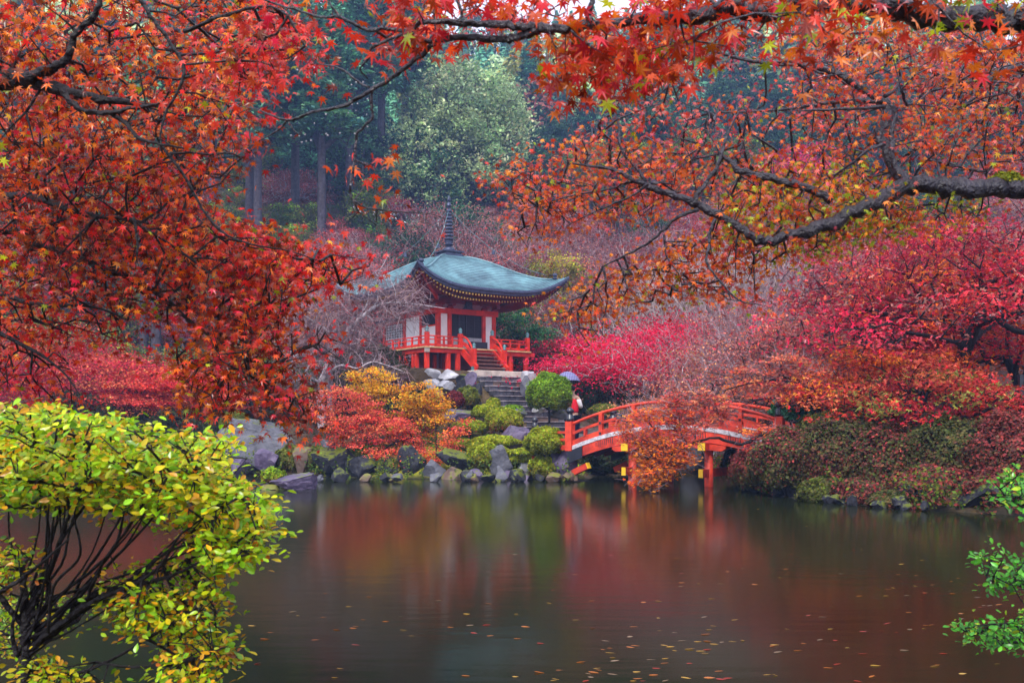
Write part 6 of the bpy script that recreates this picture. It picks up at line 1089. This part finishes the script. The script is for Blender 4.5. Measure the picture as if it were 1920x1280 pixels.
region_tree('foreground_bush', 'large lime green and yellow leaved bush with bare black stems at the lower left', 'bush', (GX(50, 3.4), 3.4, hz(GX(50, 3.4), 3.4)),
    [([(GX(50, 3.4), 3.4, 0.), (GX(45, 3.4), 3.42, .5)] + PL([(50, 1290), (48, 1200), (46, 1130), (40, 1060)], 3.4, 3.4), [0.0211, 0.0198, 0.0174, 0.0161, 0.0124, 0.0087]), (PL([(50, 1220), (100, 1180), (170, 1130), (250, 1098), (320, 1080), (380, 1050), (440, 1020)], 3.4, 3.1), [0.0124, 0.0112, 0.0093, 0.0074, 0.0056, 0.0037, 0.0019]), (PL([(50, 1230), (130, 1160), (180, 1110), (260, 1095), (290, 1050), (370, 1015), (470, 1010)], 3.4, 3.2), [0.0112, 0.0112, 0.0087, 0.0062, 0.0050, 0.0037, 0.0019]),
     (PL([(48, 1180), (-20, 1100), (-100, 1060)], 3.4, 3.3), [0.0112, 0.0093, 0.0062]), (PL([(47, 1160), (90, 1080), (110, 1020), (130, 960), (120, 900), (150, 850)], 3.4, 3.2), [0.0087, 0.0074, 0.0062, 0.0050, 0.0037, 0.0025]), (PL([(110, 1020), (150, 960), (210, 880), (270, 830)], 3.3, 3.4), [0.0056, 0.0050, 0.0037, 0.0019]), (PL([(47, 1150), (85, 1060), (90, 980), (60, 900), (-20, 830)], 3.4, 3.4), [0.0081, 0.0062, 0.0056, 0.0043, 0.0025]), (PL([(160, 1130), (190, 1060), (240, 990), (280, 930), (360, 880)], 3.35, 3.0), [0.0068, 0.0056, 0.0050, 0.0037, 0.0019]),
     (PL([(130, 1160), (150, 1090), (190, 1030), (230, 960), (240, 900)], 3.4, 3.5), [0.0068, 0.0056, 0.0050, 0.0037, 0.0025]), (PL([(250, 1095), (300, 1060), (340, 1000), (400, 960), (450, 930)], 3.2, 3.0), [0.0056, 0.0050, 0.0037, 0.0031, 0.0019]), (PL([(55, 1250), (130, 1265), (220, 1230), (300, 1180), (370, 1150)], 3.4, 3.2), [0.0087, 0.0068, 0.0050, 0.0037, 0.0019]), (PL([(-40, 1130), (40, 1085), (130, 1010)], 3.2, 3.1), [0.0074, 0.0062, 0.0031]), (PL([(180, 1240), (250, 1250), (340, 1240), (400, 1220)], 3.3, 3.1), [0.0043, 0.0037, 0.0025, 0.0019]), (PL([(90, 1185), (100, 1100), (150, 1040), (140, 960), (170, 900)], 3.3, 3.1), [0.0056, 0.0050, 0.0043, 0.0031, 0.0019])] + XS,
    [([(-60, 770), (60, 762), (150, 775), (250, 800), (330, 815), (420, 815), (440, 850), (430, 890), (470, 930), (380, 950), (300, 940), (200, 910), (80, 930), (-60, 950)], 663, 9, 2.90, 4.20, LG, [4, 5, 5, 4, 2, .6, 2], 1), ([(-60, 840), (200, 850), (350, 870), (480, 935), (505, 965), (490, 1000), (400, 985), (300, 960), (150, 950), (-60, 960)], 376, 9, 2.90, 4.00, LG, [3, 4, 4, 4, 2, .6, 1], 1), ([(380, 900), (470, 930), (508, 960), (495, 1000), (508, 1030), (470, 1060), (410, 1075), (360, 1050), (400, 1000)], 146, 9, 2.90, 3.60, LG, [4, 5, 5, 3, 2, .6, 1], 1),
     ([(180, 1140), (260, 1100), (330, 1110), (400, 1080), (415, 1130), (430, 1200), (430, 1260), (370, 1290), (290, 1260), (310, 1200), (240, 1180)], 231, 9, 3.00, 3.90, LG, [3, 4, 4, 4, 4, 1.5, 1], .9), ([(-40, 1010), (50, 1020), (60, 1060), (20, 1110), (-40, 1100)], 57, 8, 3.10, 3.80, LG, [2, 4, 4, 4, 4, 1.5, 1], .85), ([(-40, 1130), (70, 1110), (180, 1130), (130, 1190), (-40, 1240)], 101, 8, 3.60, 4.30, LG, [4, 4, 3, 2, 2, .5, 2], .8), ([(60, 1230), (140, 1250), (230, 1290), (60, 1290)], 53, 8, 3.20, 3.80, LG, [2, 4, 4, 4, 3, .5, 1], .85), ([(60, 940), (200, 930), (330, 960), (420, 1000), (380, 1030), (260, 990), (120, 985)], 44, 8, 3.3, 4.2, LG, [2, 4, 4, 4, 3, 1, 1], 1), ([(170, 1060), (260, 1040), (430, 1050), (360, 1120), (200, 1140)], 57, 7, 3.20, 3.90, LG, [4, 4, 3, 2, 2, .5, 2], .8)],
    rg, 'bark_dark', 'leaf_wet', .030, OVAL, np.array([.040, .040, .018]), .0017, indiv=300, group='', seg=.09, up=1.0, flatn=.55, jitc=.2, whorl=1.2, face=(0, -.2, .1), rmax=.010, sag=-.06, alpha=.5)
rg = np.random.default_rng(55); GR = [(.07, .30, .025), (.12, .42, .03), (.05, .20, .03), (.30, .44, .02)]; gx = 2.55
region_tree('foreground_bush', 'fresh green small leaved bush in three tiers at the right edge', 'bush', (gx, 4.3, hz(gx, 4.3)),
    [([(gx, 4.3, 0), (gx + .02, 4.3, .6), (gx - .02, 4.25, 1.1), (gx - .05, 4.2, 1.6)], [.03, .026, .02, .01]), ([(gx - .02, 4.3, .75)] + PL([(1990, 1230), (1920, 1200), (1860, 1190), (1800, 1178)], 4.2, 4.0), [.012, .01, .007, .004, .002]), ([(gx - .02, 4.25, 1.0)] + PL([(1980, 1120), (1920, 1100), (1850, 1080)], 4.2, 4.0), [.010, .008, .006, .002]), ([(gx - .04, 4.2, 1.45)] + PL([(1960, 960), (1900, 940), (1865, 905)], 4.1, 4.0), [.008, .006, .004, .002])],
    [([(1868, 895), (1900, 878), (2000, 860), (2000, 980), (1910, 965), (1880, 950)], 66, 8, 3.90, 4.50, GR, [4, 4, 2, 2], 1), ([(1828, 1060), (1860, 1030), (1900, 1040), (2000, 1010), (2000, 1110), (1860, 1105), (1845, 1090)], 84, 8, 3.80, 4.40, GR, [4, 4, 3, .7], .9), ([(1793, 1178), (1850, 1168), (1920, 1145), (2000, 1130), (2000, 1230), (1900, 1225), (1830, 1205)], 105, 8, 3.70, 4.40, GR, [4, 4, 2, 1.5], .85)],
    rg, 'bark_dark', 'leaf_wet', .030, OVAL, np.array([.035, .035, .02]), .0015, indiv=260, group='', seg=.08, up=.9, flatn=.6, jitc=.22, whorl=1.2, face=(0, -.2, .2), rmax=.006)

# ------------------------------------------------------------------ leaves drifting on the pond
rg = np.random.default_rng(61); FL = [((.55, .16, .02), 'orange'), ((.62, .34, .05), 'golden'), ((.50, .05, .03), 'red'), ((.34, .22, .14), 'brown')]; pool = []
for c, nm in FL:
    for s in range(3):
        tv, tf = OVAL; tv = tv.copy(); tv[:, 2] = tv[:, 2] * .6 + .12 * np.abs(tv[:, 1]) * rg.random(); e = MB(); e.add(tv * (.8 + .5 * s, 1, .5), tf, np.array(c)[None]); pool.append((e.mesh('floating_leaf', 'leaf_wet'), nm))
n = 0; CL = [(rg.uniform(480, 1880), 1280 - abs(rg.normal()) * 140) for _ in range(16)]
while n < 220:
    px, py = rg.uniform(430, 1910), 1280 - abs(rg.normal()) * 150 if rg.random() < .8 else rg.uniform(930, 1280)
    if rg.random() < .5: q = CL[rg.integers(16)]; px, py = q[0] + rg.normal() * 90, q[1] + rg.normal() * 14
    if not 925 < py < 1278 or (px < 1000 and rg.random() < .68): continue
    Y = H * F / (py - HY); x = GX(px, Y)
    if pond_dist(np.array([x]), np.array([Y]))[0] > -.3: continue
    me, nm = pool[rg.choice(12, p=np.repeat([.4, .3, .17, .13], 3) / 3)]; o = bpy.data.objects.new('floating_leaf', me); COL.objects.link(o); s = .022 + .026 * rg.random()
    o.location = (x, Y, .004); o.rotation_euler = (rg.normal() * .08, rg.normal() * .08, math.radians(90 + 15 * rg.normal())); o.scale = (s * .8, s * 1.8, s)
    tag(o, f'fallen {nm} leaf drifting flat on the dark pond', 'leaf', 'fallen leaves drifting on the pond'); n += 1
